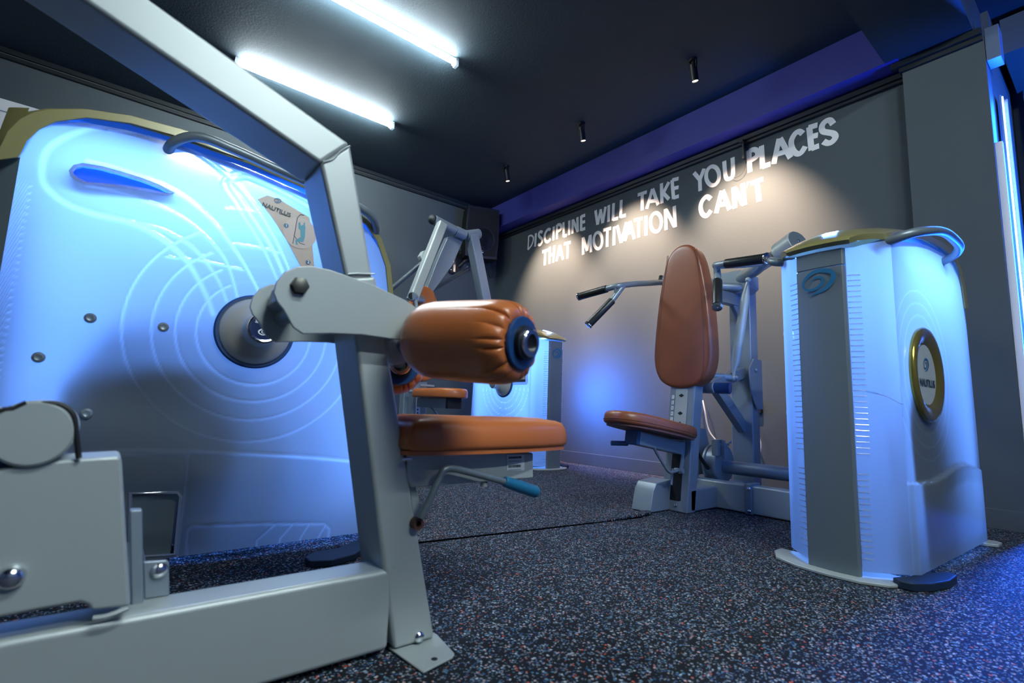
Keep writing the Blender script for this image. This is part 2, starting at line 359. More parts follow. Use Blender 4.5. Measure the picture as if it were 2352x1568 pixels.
# wall lettering
WORDS=[('discipline',0.036,[[(4.638,2.705),(4.643,2.524)],[(4.635,2.699),(4.584,2.695),(4.548,2.661),(4.551,2.612),(4.581,2.564),(4.641,2.526)],[(4.502,2.704),(4.508,2.534)],[(4.379,2.681),(4.412,2.701),(4.44,2.692),(4.445,2.662),(4.421,2.629),(4.391,2.604),(4.383,2.566),(4.408,2.539),(4.437,2.539),(4.454,2.557)],[(4.235,2.676),(4.269,2.694),(4.306,2.682),(4.333,2.647),(4.336,2.595),(4.313,2.552),(4.276,2.54),(4.231,2.564)],[(4.182,2.703),(4.182,2.534)],[(4.128,2.712),(4.122,2.534)],[(4.124,2.705),(4.077,2.699),(4.056,2.67),(4.063,2.637),(4.116,2.625)],[(4.019,2.711),(4.01,2.534)],[(4.01,2.54),(3.958,2.54)],[(3.924,2.706),(3.923,2.533)],[(3.869,2.704),(3.87,2.535)],[(3.863,2.693),(3.79,2.545)],[(3.796,2.709),(3.785,2.533)],[(3.737,2.711),(3.735,2.534)],[(3.737,2.7),(3.677,2.699)],[(3.735,2.628),(3.676,2.626)],[(3.733,2.544),(3.672,2.546)]]),('will',0.036,[[(3.527,2.71),(3.494,2.54)],[(3.494,2.54),(3.449,2.701)],[(3.455,2.697),(3.423,2.538)],[(3.423,2.538),(3.385,2.709)],[(3.34,2.713),(3.342,2.53)],[(3.276,2.715),(3.283,2.529)],[(3.283,2.537),(3.214,2.534)],[(3.175,2.718),(3.182,2.531)],[(3.182,2.539),(3.115,2.537)]]),('take',0.036,[[(2.969,2.705),(2.859,2.702)],[(2.914,2.704),(2.915,2.529)],[(2.794,2.712),(2.861,2.529)],[(2.792,2.711),(2.729,2.529)],[(2.835,2.595),(2.75,2.579)],[(2.692,2.734),(2.687,2.531)],[(2.609,2.718),(2.675,2.626)],[(2.675,2.633),(2.61,2.548)],[(2.576,2.729),(2.561,2.537)],[(2.576,2.725),(2.506,2.717)],[(2.568,2.638),(2.507,2.632)],[(2.561,2.546),(2.505,2.545)]]),('that',0.036,[[(4.375,2.436),(4.266,2.436)],[(4.32,2.437),(4.323,2.26)],[(4.242,2.468),(4.24,2.261)],[(4.164,2.467),(4.175,2.261)],[(4.239,2.362),(4.166,2.359)],[(4.072,2.448),(4.121,2.266)],[(4.072,2.448),(4.011,2.263)],[(4.1,2.338),(4.036,2.336)],[(4.005,2.446),(3.894,2.441)],[(3.942,2.438),(3.943,2.26)]]),('motivation',0.036,[[(3.706,2.45),(3.698,2.252)],[(3.701,2.444),(3.641,2.282)],[(3.641,2.282),(3.601,2.447)],[(3.595,2.451),(3.584,2.253)],[(3.427,2.345),(3.428,2.322),(3.434,2.301),(3.443,2.285),(3.455,2.274),(3.469,2.268),(3.484,2.268),(3.5,2.275),(3.514,2.287),(3.527,2.305),(3.537,2.326),(3.544,2.35),(3.546,2.374),(3.544,2.397),(3.539,2.418),(3.529,2.435),(3.517,2.446),(3.503,2.451),(3.487,2.45),(3.472,2.443),(3.457,2.431),(3.445,2.413),(3.435,2.392),(3.429,2.369),(3.427,2.345)],[(3.414,2.456),(3.305,2.45)],[(3.356,2.45),(3.358,2.26)],[(3.266,2.456),(3.267,2.257)],[(3.227,2.458),(3.173,2.261)],[(3.173,2.261),(3.107,2.459)],[(3.061,2.455),(3.126,2.265)],[(3.061,2.455),(3.008,2.26)],[(3.089,2.341),(3.028,2.336)],[(3.015,2.453),(2.909,2.445)],[(2.955,2.446),(2.955,2.261)],[(2.869,2.459),(2.87,2.259)],[(2.693,2.345),(2.696,2.321),(2.702,2.3),(2.712,2.284),(2.724,2.272),(2.739,2.267),(2.755,2.268),(2.771,2.275),(2.786,2.288),(2.799,2.307),(2.809,2.329),(2.815,2.354),(2.817,2.379),(2.815,2.403),(2.809,2.424),(2.798,2.441),(2.785,2.452),(2.77,2.457),(2.754,2.456),(2.738,2.448),(2.724,2.434),(2.711,2.416),(2.701,2.394),(2.695,2.369),(2.693,2.345)],[(2.649,2.465),(2.642,2.256)],[(2.641,2.451),(2.552,2.265)],[(2.554,2.464),(2.545,2.256)]]),('you',0.036,[[(2.35,2.718),(2.292,2.629)],[(2.25,2.72),(2.293,2.629)],[(2.293,2.636),(2.291,2.524)],[(2.112,2.603),(2.114,2.581),(2.12,2.562),(2.13,2.548),(2.143,2.538),(2.157,2.535),(2.173,2.537),(2.188,2.545),(2.203,2.559),(2.215,2.577),(2.225,2.599),(2.231,2.622),(2.232,2.645),(2.23,2.668),(2.223,2.687),(2.213,2.701),(2.2,2.71),(2.185,2.714),(2.17,2.711),(2.154,2.702),(2.14,2.688),(2.128,2.67),(2.119,2.648),(2.113,2.625),(2.112,2.603)],[(2.063,2.72),(2.056,2.594),(2.04,2.55),(2.011,2.545),(1.989,2.573),(1.989,2.724)]]),('places',0.042,[[(1.85,2.737),(1.846,2.539)],[(1.848,2.724),(1.808,2.723),(1.78,2.694),(1.785,2.656),(1.817,2.643),(1.842,2.64)],[(1.747,2.731),(1.743,2.538)],[(1.745,2.55),(1.681,2.55)],[(1.608,2.736),(1.656,2.54)],[(1.602,2.734),(1.53,2.542)],[(1.63,2.611),(1.564,2.607)],[(1.436,2.701),(1.462,2.731),(1.494,2.722),(1.52,2.675),(1.514,2.611),(1.487,2.561),(1.455,2.554),(1.422,2.593)],[(1.39,2.737),(1.381,2.546)],[(1.396,2.732),(1.333,2.727)],[(1.387,2.654),(1.333,2.647)],[(1.38,2.558),(1.329,2.56)],[(1.23,2.688),(1.251,2.728),(1.283,2.729),(1.305,2.7),(1.298,2.661),(1.265,2.637),(1.232,2.614),(1.22,2.582),(1.242,2.556),(1.271,2.556),(1.3,2.582)]]),('cant',0.042,[[(2.192,2.418),(2.231,2.453),(2.274,2.425),(2.29,2.372),(2.275,2.309),(2.235,2.277),(2.192,2.314)],[(2.09,2.461),(2.146,2.275)],[(2.085,2.46),(2.024,2.272)],[(2.118,2.34),(2.045,2.332)],[(1.985,2.459),(1.979,2.268)],[(1.975,2.44),(1.907,2.282)],[(1.909,2.466),(1.897,2.269)],[(1.845,2.44),(1.74,2.444)],[(1.791,2.435),(1.778,2.266)]])]
APOS=[(1.875, 2.464), (1.853, 2.466), (1.865, 2.429), (1.875, 2.406)]

ws = thing('wall_slogan', 'white hand-painted two-line slogan on the dark spotlit wall', 'wall lettering', (XW-.002, 2.9, 2.5))
for nm, wd, strokes in WORDS:
    b = BM()
    for k, s in enumerate(strokes):
        ww = wd*(.62 if (nm == 'discipline' and k < 3 and k != 2) else 1)
        stroke(b, s, ww, lambda a, c, d, k=k: Vector((-.00006*k, a-2.9, c-2.5)))
    if nm == 'cant': b.faces.new([b.verts.new((0, a-2.9, c-2.5)) for a, c in APOS])
    obj('painted_word', b, 'white', ws, smooth=False)

# hanging hook strap over the slogan
b = BM(); box(b, XW-.05, XW-.012, 1.868, 1.885, 2.655, 2.80); box(b, XW-.075, XW-.012, 1.862, 1.895, 2.79, 2.812)
hk = obj('wall_hook', b, 'trim', bevel=.001)
tag(hk, 'thin dark metal hanger strap below the ceiling trim beside the word YOU', 'hook')
b = BM(); tube(b, [(XW-.03, 1.875, 2.655), (XW-.03, 1.87, 2.59), (XW-.03, 1.90, 2.535), (XW-.03, 1.95, 2.52), (XW-.03, 1.985, 2.54)], .0016, 6, smooth=5); obj('hook_wire', b, 'black', hk)

# ceiling tubes
def tube_light(x0, x1, y, lab, grp='ceiling tube lights', m='tube_on'):
    t = thing('tube_light', lab, 'tube light', ((x0+x1)/2, y, ZC), grp); L = (x1-x0)/2
    b = BM(); cyl(b, (-L+.02, -.006, -.045), (L-.02, -.006, -.045), .0125, n=20); obj('glass_tube', b, m, t)
    b = BM(); box(b, -L, L, -.012, .022, -.026, 0); obj('housing', b, 'white', t, bevel=.003)
    for s in (-1, 1):
        b = BM(); box(b, s*L-.012*(1+s), s*L+.012*(1-s), -.025, .022, -.068, -.001); box(b, s*(L-.03)-.012, s*(L-.03)+.012, -.024, .012, -.063, -.027); obj('end_cap', b, 'clear', t, bevel=.002)
tube_light(.49, 1.83, 4.20, 'white glowing ceiling tube farther from the camera, wholly in view')
tube_light(.45, 1.81, 3.06, 'white glowing ceiling tube nearer the camera, cut by the top edge')
tube_light(.15, 1.5, -.75, 'white ceiling tube light just behind the viewpoint', None, 'tube_dim')
tube_light(.2, 1.55, -2.2, 'white ceiling tube light by the wall behind the viewpoint', None, 'tube_dim')

# spotlights
for i, (sx, sy, sz) in enumerate(SPOTS):
    t = thing('ceiling_spotlight', ('small black ceiling spotlight nearest the camera, topmost in view', 'small black ceiling spotlight, middle of the row of three', 'small black ceiling spotlight farthest away, near the corner speaker')[i], 'spotlight', (sx-.03, sy, ZC), 'black ceiling spotlights aimed at the slogan wall')
    b = BM(); cyl(b, (0, 0, 0), (0, 0, -.022), .03); cyl(b, (0, 0, -.02), (0, 0, -.055), .010, n=12); obj('ceiling_mount', b, 'black', t)
    b = BM(); d = Vector((.22, 0, -1)).normalized(); A0 = Vector((-.005, 0, -.045)); lathe(b, [(0, .022), (.003, .026), (.128, .026), (.128, .022), (.120, .021)], A0, d, 28); obj('lamp_head', b, 'black', t)
    b = BM(); cyl(b, A0+d*.119, A0+d*.1225, .0205); obj('lens', b, 'lamp_on', t)
    for q in (-.03, .024):
        b = BM(); box(b, -.012, .004, q, q+.006, -.075, -.02); obj('yoke', b, 'black', t)

# loudspeaker in the corner
sp = thing('loudspeaker', 'black loudspeaker box hung high in the far corner', 'loudspeaker', (3.46, 5.02, 2.72))
fd = Vector((-.33, -.94, -.05)).normalized(); sx_ = Vector((.94, -.33, 0)).normalized(); su = sx_.cross(fd)
if su.z < 0: su = -su
F = FR((0, 0, 0), sx_, su, fd)
pf = lambda a, c, d: F(a, c, d)
out = smoothp([(-.205, -.28, 0), (-.17, -.325, 0), (.17, -.325, 0), (.205, -.28, 0), (.215, .0, 0), (.205, .28, 0), (.16, .32, 0), (-.16, .32, 0), (-.205, .28, 0), (-.215, 0, 0)], 4, True)
b = BM(); prism(b, [(p.x, p.y) for p in out], pf, -.20, .05); obj('cabinet', b, 'black', sp, bevel=.012, seg=3)
b = BM(); prism(b, [(p.x*.88, p.y*.90) for p in out], pf, .05, .056); obj('grille', b, bump(mat('speaker_grille', (.005, .006, .007), .9), 700, 1, .001), sp, bevel=.002)
b = BM(); lathe(b, [(0, .165), (.006, .16), (.006, .15), (.001, .145)], F(0, -.09, .055), fd, 48); obj('woofer_ring', b, 'black', sp)
b = BM(); box(b, -.02, .02, -.262, -.235, .056, .059, F); obj('badge', b, 'whitemark', sp)
b = BM(); tube(b, [(-.05, .1, -.2), (-.10, .16, -.33), (-.16, .25, -.42)], .022, 12); box(b, -.29, -.13, .245, .272, -.52, -.20); obj('wall_bracket', b, 'black', sp, bevel=.004)
b = BM(); box(b, -.245, -.215, .232, .246, -.50, -.22)
for zz in (-.48, -.24):
    for xx in (-.275, -.145): ball(b, (xx, .243, zz), .010, 10)
obj('bracket_rail', b, 'chrome', sp, bevel=.002)
b = BM(); tube(b, [(.06, .0, -.30), (.02, .05, -.42), (.10, .12, -.50), (.24, .2, -.60)], .004, 8, smooth=6); tube(b, [(.14, .0, -.31), (.17, .06, -.46), (.25, .1, -.50), (.26, .1, -.2)], .004, 8, smooth=6); obj('speaker_cable', b, 'black', sp)

# LED strip in the alcove
ls = thing('led_strip', 'vertical blue-white LED strip on the alcove side beyond the pillar', 'LED strip', (4.04, .378, 1.4))
b = BM(); box(b, -.035, .060, -.012, 0, -1.15, 1.13); box(b, .045, .060, -.03, -.012, -1.15, 1.13); obj('channel', b, 'silver2', ls, bevel=.002)
b = BM()
for k in range(110): box(b, -.007, .007, -.016, -.012, -1.12+k*.0205, -1.12+k*.0205+.015)
o = obj('led', b, 'led_on', ls, smooth=False); o['kind'] = 'stuff'
b = BM(); box(b, -.225, -.19, -.016, .0165, -1.3, .76); obj('edge_profile', b, 'white', ls, bevel=.002)
light('led_glow', 'AREA', (4.04, .352, 1.40), 260, (.008, .11, 1.0), (0, -1, 0), shape='RECTANGLE', size=.05, size_y=2.2)
bpy.data.objects['led_glow'].rotation_euler = (R(-90), 0, R(-38))
light('led_side_glow', 'AREA', (4.02, .356, 1.40), 12, (.05, .25, 1.0), (-1, -.25, 0), shape='RECTANGLE', size=.05, size_y=2.2)
bpy.data.objects['led_side_glow'].rotation_euler = (R(-90), 0, R(-60))
light('added_alcove_glow', 'AREA', (3.85, -1.1, 1.9), 55, (.01, .14, 1.0), (.42, 1, .12), shape='DISK', size=.3, spread=R(85))  # added lamp out of view, no fixture, turns the alcove header and walls blue
# end bracket at the pillar head
b = BM(); box(b, 3.80, 3.92, .33, .393, 2.665, 2.87); box(b, 3.93, 3.97, .34, .37, 2.88, 2.93)
tag(obj('pillar_head_bracket', b, 'jamb', bevel=.004), 'small box bracket at the top corner of the dark pillar', 'bracket')

# socket and loose cables on the spotlit wall
b = BM(); prism(b, rrect(1.80, 1.885, .575, .665, .01), YZ(XW), -.03, 0); so = obj('wall_socket', b, 'black', bevel=.004); tag(so, 'black wall socket behind the press machine with brown seat', 'socket')
b = BM(); lathe(b, [(0, .028), (.004, .028), (.004, .024), (-.01, .022)], (XW-.030, 1.842, .62), (-1, 0, 0), 24); obj('socket_face', b, 'trim', so)
b = BM(); tube(b, [(XW-.03, 1.86, .54), (XW-.05, 1.83, .45), (XW-.05, 1.80, .32), (XW-.04, 1.86, .15), (XW-.03, 1.86, .012)], .006, 8, smooth=6)
tag(obj('power_cable', b, 'cable'), 'white power cable hanging right of the rear post of the brown press machine', 'cable')
b = BM(); tube(b, [(XW-.03, 2.28, .67), (XW-.05, 2.25, .58), (XW-.04, 2.22, .42), (XW-.03, 2.12, .28), (XW-.03, 2.05, .012)], .006, 8, smooth=6)
for k in range(3): tube(b, [(XW-.03, 2.28, .66), (XW-.05-.02*k, 2.30+.03*k, .70), (XW-.05-.01*k, 2.33+.015*k, .73-.02*k)], .002, 6, smooth=3)
tag(obj('power_cable', b, 'cable'), 'white cable with stripped loose ends left of the rear post', 'cable')

# ---------------------------------------------------------------- illuminated housings (parts of each machine)
PA = [(0, 1.235), (.008, 1.28), (.028, 1.25), (.036, 1.30), (.047, 1.362), (.08, 1.392), (.13, 1.41), (.21, 1.425), (.35, 1.425), (.5, 1.412), (.68, 1.375), (.80, 1.340), (.87, 1.295), (.92, 1.22), (.955, 1.12), (.975, 1.0), (1.0, .5)]
PD = [(0, 1.198), (.03, 1.212), (.1, 1.232), (.2, 1.262), (.36, 1.30), (.5, 1.322), (.7, 1.335), (.82, 1.325), (.90, 1.285), (.95, 1.205), (.98, 1.08), (1.0, .5)]
def prof_(P, s):
    for (a, za), (c, zc) in zip(P, P[1:]):
        if s <= c: return za+(zc-za)*(s-a)/(c-a)
    return .5
import numpy as np
def dist_poly(U, Z, pts):
    D = np.full(U.shape, 9.0)
    for (a, c), (e, f_) in zip(pts, pts[1:]):
        dx, dz = e-a, f_-c; L2 = dx*dx+dz*dz+1e-12
        t = np.clip(((U-a)*dx+(Z-c)*dz)/L2, 0, 1); D = np.minimum(D, np.hypot(U-a-t*dx, Z-c-t*dz))
    return D
def inside(u, z, poly):
    r = False
    for (a, c), (e, f_) in zip(poly, poly[1:]+poly[:1]):
        if (c > z) != (f_ > z) and u < (e-a)*(z-c)/(f_-c)+a: r = not r
    return r
def panel(root, g, sd, hw, L, facet, prof, lines, rings, holes, ledge, rmask, step):
    nu = int((L-facet)/step)+1; nz = int(1.35/step)
    us = np.linspace(facet, L, nu); T = np.linspace(0, 1, nz)
    tops = np.array([prof(u/L)-.016 for u in us]); U = np.repeat(us[:, None], nz, 1); Z = .03+(tops[:, None]-.03)*T[None, :]
    thin = np.zeros(U.shape)
    for pts, w_, k in lines: thin = np.maximum(thin, k*np.clip(1.25-dist_poly(U, Z, pts)/w_, 0, 1))
    ru, rz, rads = rings
    RR = np.hypot(U-ru, Z-rz)
    ang_ = np.degrees(np.arctan2(Z-rz, U-ru)) % 360; mk = 1.0 if rmask is None else np.where((ang_ > rmask[0]) & (ang_ < rmask[1]), .12, 1.0)
    for r_ in rads: thin = np.maximum(thin, np.clip(1.3-np.abs(RR-r_)/.0040, 0, 1)*(.6 if not ledge else .25)*mk)
    disp = .0025*thin
    if ledge:
        zl = np.interp(U, [facet, .2, .35, .5, .65, .80, .93, L], [.337, .332, .330, .344, .368, .378, .366, .34])
        k = np.clip((zl-Z)/.012+.5, 0, 1)*np.clip((.955*L-U)/.012+.5, 0, 1)*np.clip((U-facet)/.03, 0, 1); disp = disp+.016*k*k*(3-2*k)
        thin = np.maximum(thin, .8*np.clip(1.2-np.abs(zl-Z)/.006, 0, 1)*(U < .955*L))
    bm = BM(); V = [[bm.verts.new(g(U[i, j], sd*(hw+disp[i, j]), Z[i, j])) for j in range(nz)] for i in range(nu)]
    for i in range(nu-1):
        for j in range(nz-1):
            cu, cz = (U[i, j]+U[i+1, j])/2, (Z[i, j]+Z[i, j+1])/2
            if any(inside(cu, cz, h) for h in holes): continue
            q = [V[i][j], V[i+1][j], V[i+1][j+1], V[i][j+1]]
            bm.faces.new(q if sd < 0 else q[::-1])
    me = bpy.data.meshes.new('side_panel'); 
    bm.verts.index_update(); bm.to_mesh(me); bm.free()
    at = me.attributes.new('thin', 'FLOAT', 'POINT'); at.data.foreach_set('value', thin.reshape(-1).astype(np.float32))
    me.materials.append(M['milkyp'])
    for p in me.polygons: p.use_smooth = True
    o = bpy.data.objects.new('side_panel', me); COL.objects.link(o); o.parent = root
    for h in holes:
        b2 = BM(); tube(b2, [g(u, sd*(hw+.001), z) for u, z in h], .0055, 8, closed=True); obj('opening_rim', b2, 'rib', root)
def housing(root, fr, L, hw=.20, holes=(), ring=(.62, .79, (.15, .23, .30, .38)), E=1.0, facet=.10, PR=PA, lines=(), ledge=0, step=.008, cw=.086, ringmask=None):
    """fr(u,v,z): u to the rear, v across. Parts parented to root (in root's local coordinates)."""
    knob_side = -1
    prof = lambda s: prof_(PR, s)
    f0 = prof(0)
    base = Vector(root.location)
    g = lambda u, v, z: fr(u, v, z)-base
    for sd in (-1, 1):
        hs = [h for (k, h) in holes if k == sd]
        panel(root, g, sd, hw, L, facet, prof, [l[1:] for l in lines if l[0] == sd], ring, hs, ledge == sd, ringmask if sd < 0 else None, step if (lines and sd < 0) or ledge == sd else step*1.5)
        # diagonal front facet
        b = BM(); n = 6; cols = []
        for k in range(n+1):
            t = k/n; u = -.012+(facet+.012)*t; v = cw+.002+(hw-cw-.002)*(t**.85)
            cols.append((b.verts.new(g(u, sd*v, .03)), b.verts.new(g(u, sd*v, (prof(max(0, u/L)) if PR is PD else 1.235)-.004))))
        for a, c in zip(cols, cols[1:]): b.faces.new([a[0], c[0], c[1], a[1]])
        fp = obj('front_panel', b, 'plate' if PR is PA else 'milky', root, angle=60)
        if PR is PA:
            b = BM(); cols = []
            for k in range(9):
                t = k/8; u = -.016+(facet+.014)*t; v = cw+.002+(hw+.002-cw)*(t**.85)
                cols.append((b.verts.new(g(u, sd*v, 1.238)), b.verts.new(g(u-.006, sd*(v+.006), 1.30)), b.verts.new(g(u+.004, sd*(v+.003), prof(.06)+.012))))
            for a, c in zip(cols, cols[1:]):
                for q in range(2): b.faces.new([a[q], c[q], c[q+1], a[q+1]])
            obj('lid_corner', b, 'gold', root)
        b = BM()
        def tick(z, wdt):
            for k in range(2):
                pass
            wd = min(1, (hw-cw)/.114); p = [(-.010, cw+.004), (-.010+.022*wdt*wd, cw+.004+.034*wdt*wd)]
            tube(b, [g(p[0][0]-.001, sd*p[0][1], z), g(p[1][0]-.0015, sd*(p[1][1]+.0005), z)], .0022, 6)
        zz = f0-.11
        while zz > .42: tick(zz, 1.0); zz -= .0205
        zz = .36
        while zz > .06: tick(zz, .8); zz -= .0205
        rb = obj('front_ribbing', b, 'rib', fp); rb['kind'] = 'stuff'
    # rear wall, top skin under the lid
    b = BM(); pts = [(L, -hw), (L+.02, -hw+.03), (L+.025, 0), (L+.02, hw-.03), (L, hw)]
    rows = []
    for u, v in pts: rows.append((b.verts.new(g(u, v, .03)), b.verts.new(g(u, v, .5)), b.verts.new(g(.975*L+(u-L), v, 1.0)), b.verts.new(g(.93*L+(u-L), v, prof(.93)-.01))))
    for a, c in zip(rows, rows[1:]):
        for k in range(3): b.faces.new([a[k], c[k], c[k+1], a[k+1]])
    obj('rear_panel', b, 'milky', root)
    for sd in (-1, 1):
        b = BM(); cl = []
        for k in range(41):
            u = facet+(L*.985-facet)*k/40; cl.append((b.verts.new(g(u, sd*(hw-.014), prof(u/L)-.03)), b.verts.new(g(u, sd*(hw-.014), prof(u/L)+.012))))
        for a, c in zip(cl, cl[1:]): b.faces.new([a[0], c[0], c[1], a[1]])
        obj('lid_gap_collar', b, 'collar', root)
    # gold lid: path over the top with a crowned cross-section
    path = ([(-.030, 1.225), (-.034, 1.26), (-.028, 1.29), (-.010, 1.335), (.02, 1.372)] if PR is PA else [(-.045, 1.214), (-.040, 1.222), (-.02, 1.232), (.01, 1.24), (.04, 1.245)])+[(s*L, prof(s)+.024) for s in (.06, .12, .21, .35, .5, .68, .80, .87)]+[(.915*L, prof(.915)+.03), (.955*L, prof(.955)+.028), (.975*L, prof(.975)+.01)]
    b = BM(); ro = []; ri = []
    vs = [-1, -.97, -.85, -.6, -.3, 0, .3, .6, .85, .97, 1]
    for i, (u, z) in enumerate(path):
        a = path[max(i-1, 0)]; c = path[min(i+1, len(path)-1)]; t = Vector((c[0]-a[0], c[1]-a[1])).normalized(); nx, nz = -t.y, t.x
        hwu = hw+.014 if u > facet*1.2 else .115+(hw+.014-.115)*max(0, min(1, (u+.03)/(facet*1.2+.03)))**.7
        cr = (.034 if PR is PA else .05)*min(1, max(.15, (i-1)/4)) if i < len(path)-3 else .02
        o_, i_ = [], []
        for v in vs:
            h = cr*(1-abs(v)**2.4)
            o_.append(b.verts.new(g(u+nx*h, v*hwu, z+nz*h))); i_.append(b.verts.new(g(u+nx*(h-.022), v*(hwu-.006), z+nz*(h-.022))))
        ro.append(o_); ri.append(i_)
    for A, B_, fl in ((ro, ro, 0), (ri, ri, 1)):
        for i in range(len(path)-1):
            for k in range(len(vs)-1): b.faces.new([A[i][k], A[i+1][k], A[i+1][k+1], A[i][k+1]])
    for i in range(len(path)-1):
        for k in (0, -1): b.faces.new([ro[i][k], ro[i+1][k], ri[i+1][k], ri[i][k]])
    for i in (0, -1):
        for k in range(len(vs)-1): b.faces.new([ro[i][k], ro[i][k+1], ri[i][k+1], ri[i][k]])
    obj('lid', b, 'gold', root, bevel=.004, seg=2, angle=50)
    # front column plate with logo
    b = BM(); prism(b, [(-cw, -.018), (-cw+.006, -.028), (0, -.036), (cw-.006, -.028), (cw, -.018), (cw, -.006), (-cw, -.006)], lambda a, c, d: g(c, a, d), .012, f0-.070); cp = obj('column_plate', b, 'plate', root, bevel=.002)
    b = BM(); prism(b, [(-cw, -.016), (-cw+.006, -.025), (0, -.032), (cw-.006, -.025), (cw, -.016), (cw, -.004), (-cw, -.004)], lambda a, c, d: g(c, a, d), f0-.067, f0-.002); obj('column_cap', b, 'taupe' if False else 'plate', root, bevel=.003)
    FRL = FR(g(-.0365, 0, f0-.13), (fr(0, -1, 0)-fr(0, 0, 0)) if knob_side < 9 else 0, (0, 0, 1), (fr(-1, 0, 0)-fr(0, 0, 0)))
    b = BM(); swirl(b, FRL, .098); obj('logo_swirl', b, 'logo', cp, smooth=False)
    # base plate and rubber foot pads
    b = BM(); prism(b, [(-.075, -.10), (-.085, 0), (-.075, .10), (-.03, .20), (.06, .25), (.12, .25), (.12, -.22), (.03, -.20), (-.03, -.17)], lambda a, c, d: g(a, c, d), .001, .012); obj('base_plate', b, 'silver', root, bevel=.003)
    pad = [(.02, -.165), (-.005, -.19), (.0, -.225), (.06, -.262), (.16, -.285), (.26, -.282), (.285, -.262), (.28, -.245), (.2, -.215), (.12, -.20)]
    b = BM(); prism(b, pad, lambda a, c, d: g(a, c, d), .0005, .028); obj('foot_pad', b, 'pad', root, bevel=.005)
    b = BM(); prism(b, [(L-.06, -.18), (L-.02, -.245), (L+.05, -.245), (L+.07, -.22), (L+.05, -.16)], lambda a, c, d: g(a, c, d), .001, .016); obj('rear_foot', b, 'silver', root, bevel=.004)
    # hidden innards: weight frame and glow lamps
    b = BM(); prism(b, [(.20, .06), (.20, .62), (.28, .74), (.44, .78), (.66, .72), (.70, .52), (.70, .06)], lambda a, c, d: g(a*L, c*1, d), 0, 0) if False else None
    b.free() if b else None
    b = BM(); poly = [(.16, .10), (.13, .55), (.20, .76), (.34, .82), (.47, .80), (.55, .62), (.44, .44), (.40, .10)]
    prism(b, [(a*L, c) for a, c in poly], lambda a, c, d: g(a, d, c), -(hw-.045), -(hw-.051))
    prism(b, [(.42*L, .10), (.40*L, .52), (.52*L, .66), (.66*L, .62), (.76*L, .48), (.80*L, .30), (.74*L, .10)], lambda a, c, d: g(a, d, c), -(hw-.085), -(hw-.091))
    prism(b, [(.30*L, .04), (.30*L, .50), (.70*L, .50), (.70*L, .04)], lambda a, c, d: g(a, d, c), -.06, .10)
    obj('inner_frame', b, 'inner', root, smooth=False)
    ux = (fr(1, 0, 0)-fr(0, 0, 0)); ang = math.atan2(ux.y, ux.x)
    def vlamp(p, d, e, sy=.9, sx=.14):
        o = light('housing_glow', 'AREA', (0, 0, 0), e, BLUE, None, None, shape='RECTANGLE', size=sx, size_y=sy)
        z = -Vector(d).normalized(); y = Vector((0, 0, 1)); x = y.cross(z); p = Vector(p)
        o.matrix_world = Matrix(((x.x, y.x, z.x, p.x), (x.y, y.y, z.y, p.y), (x.z, y.z, z.z, p.z), (0, 0, 0, 1))); o.parent = root; o.matrix_parent_inverse = Matrix.Identity(4)
    o = light('housing_glow', 'AREA', g(.48*L, 0, min(prof(.5), 1.41)-.004), 58*E, BLUE, None, root, shape='RECTANGLE', size=.84*L, size_y=.05); o.rotation_euler = (0, 0, ang)
    vlamp(g(.06, 0, .66), ux, 12*E); vlamp(g(L-.02, 0, .62), -ux, 12*E)
def handle(root, pts, r=.017, m='plate'):
    b = BM(); base = Vector(root.location); tube(b, [Vector(p)-base for p in pts], r, 18, smooth=6); return obj('carry_handle', b, m, root)
def knob(root, c, d, s=1.0, rot=0, textrot=0):
    """large conical pivot disc with badge, axis d"""
    c = Vector(c)-Vector(root.location); d = Vector(d).normalized()
    b = BM(); lathe(b, [(0, .142*s), (.012*s, .146*s), (.018*s, .14*s)], c, d, 64); pd = obj('pivot_disc', b, 'navy', root)
    b = BM(); lathe(b, [(.018*s, .13*s), (.03*s, .126*s), (.055*s, .10*s), (.085*s, .068*s), (.10*s, .060*s), (.15*s, .058*s)], c, d, 64); obj('pivot_cone', b, 'taupe', pd)
    b = BM(); lathe(b, [(.15*s, .056*s), (.158*s, .056*s), (.162*s, .052*s), (.160*s, .046*s), (.150*s, .045*s)], c, d, 48); obj('badge_rim', b, 'chrome', pd)
    b = BM(); cyl(b, c+d*.148*s, c+d*.1565*s, .047*s, n=40); bd = obj('pivot_badge', b, mat('badge_navy', (.006, .018, .07), .25), root)
    a = d.cross(Vector((0, 0, 1))).normalized()*-1; a = a if a.length > 0 else Vector((1, 0, 0)); q = Matrix.Rotation(R(rot), 3, d)
    fr = FR(c+d*.157*s, q @ a, q @ Vector((0, 0, 1)), d)
    f1 = FR(fr(0, .014*s, 0), fr.x, fr.y, fr.z); b = BM(); swirl(b, f1, .026*s); obj('badge_swirl', b, 'whitemark', bd, smooth=False)
    f2 = FR(fr(0, -.014*s, 0), fr.x, fr.y, fr.z); text('badge_lettering', 'NAUTILUS', f2, .0165*s, 'whitemark', bd, .0004)
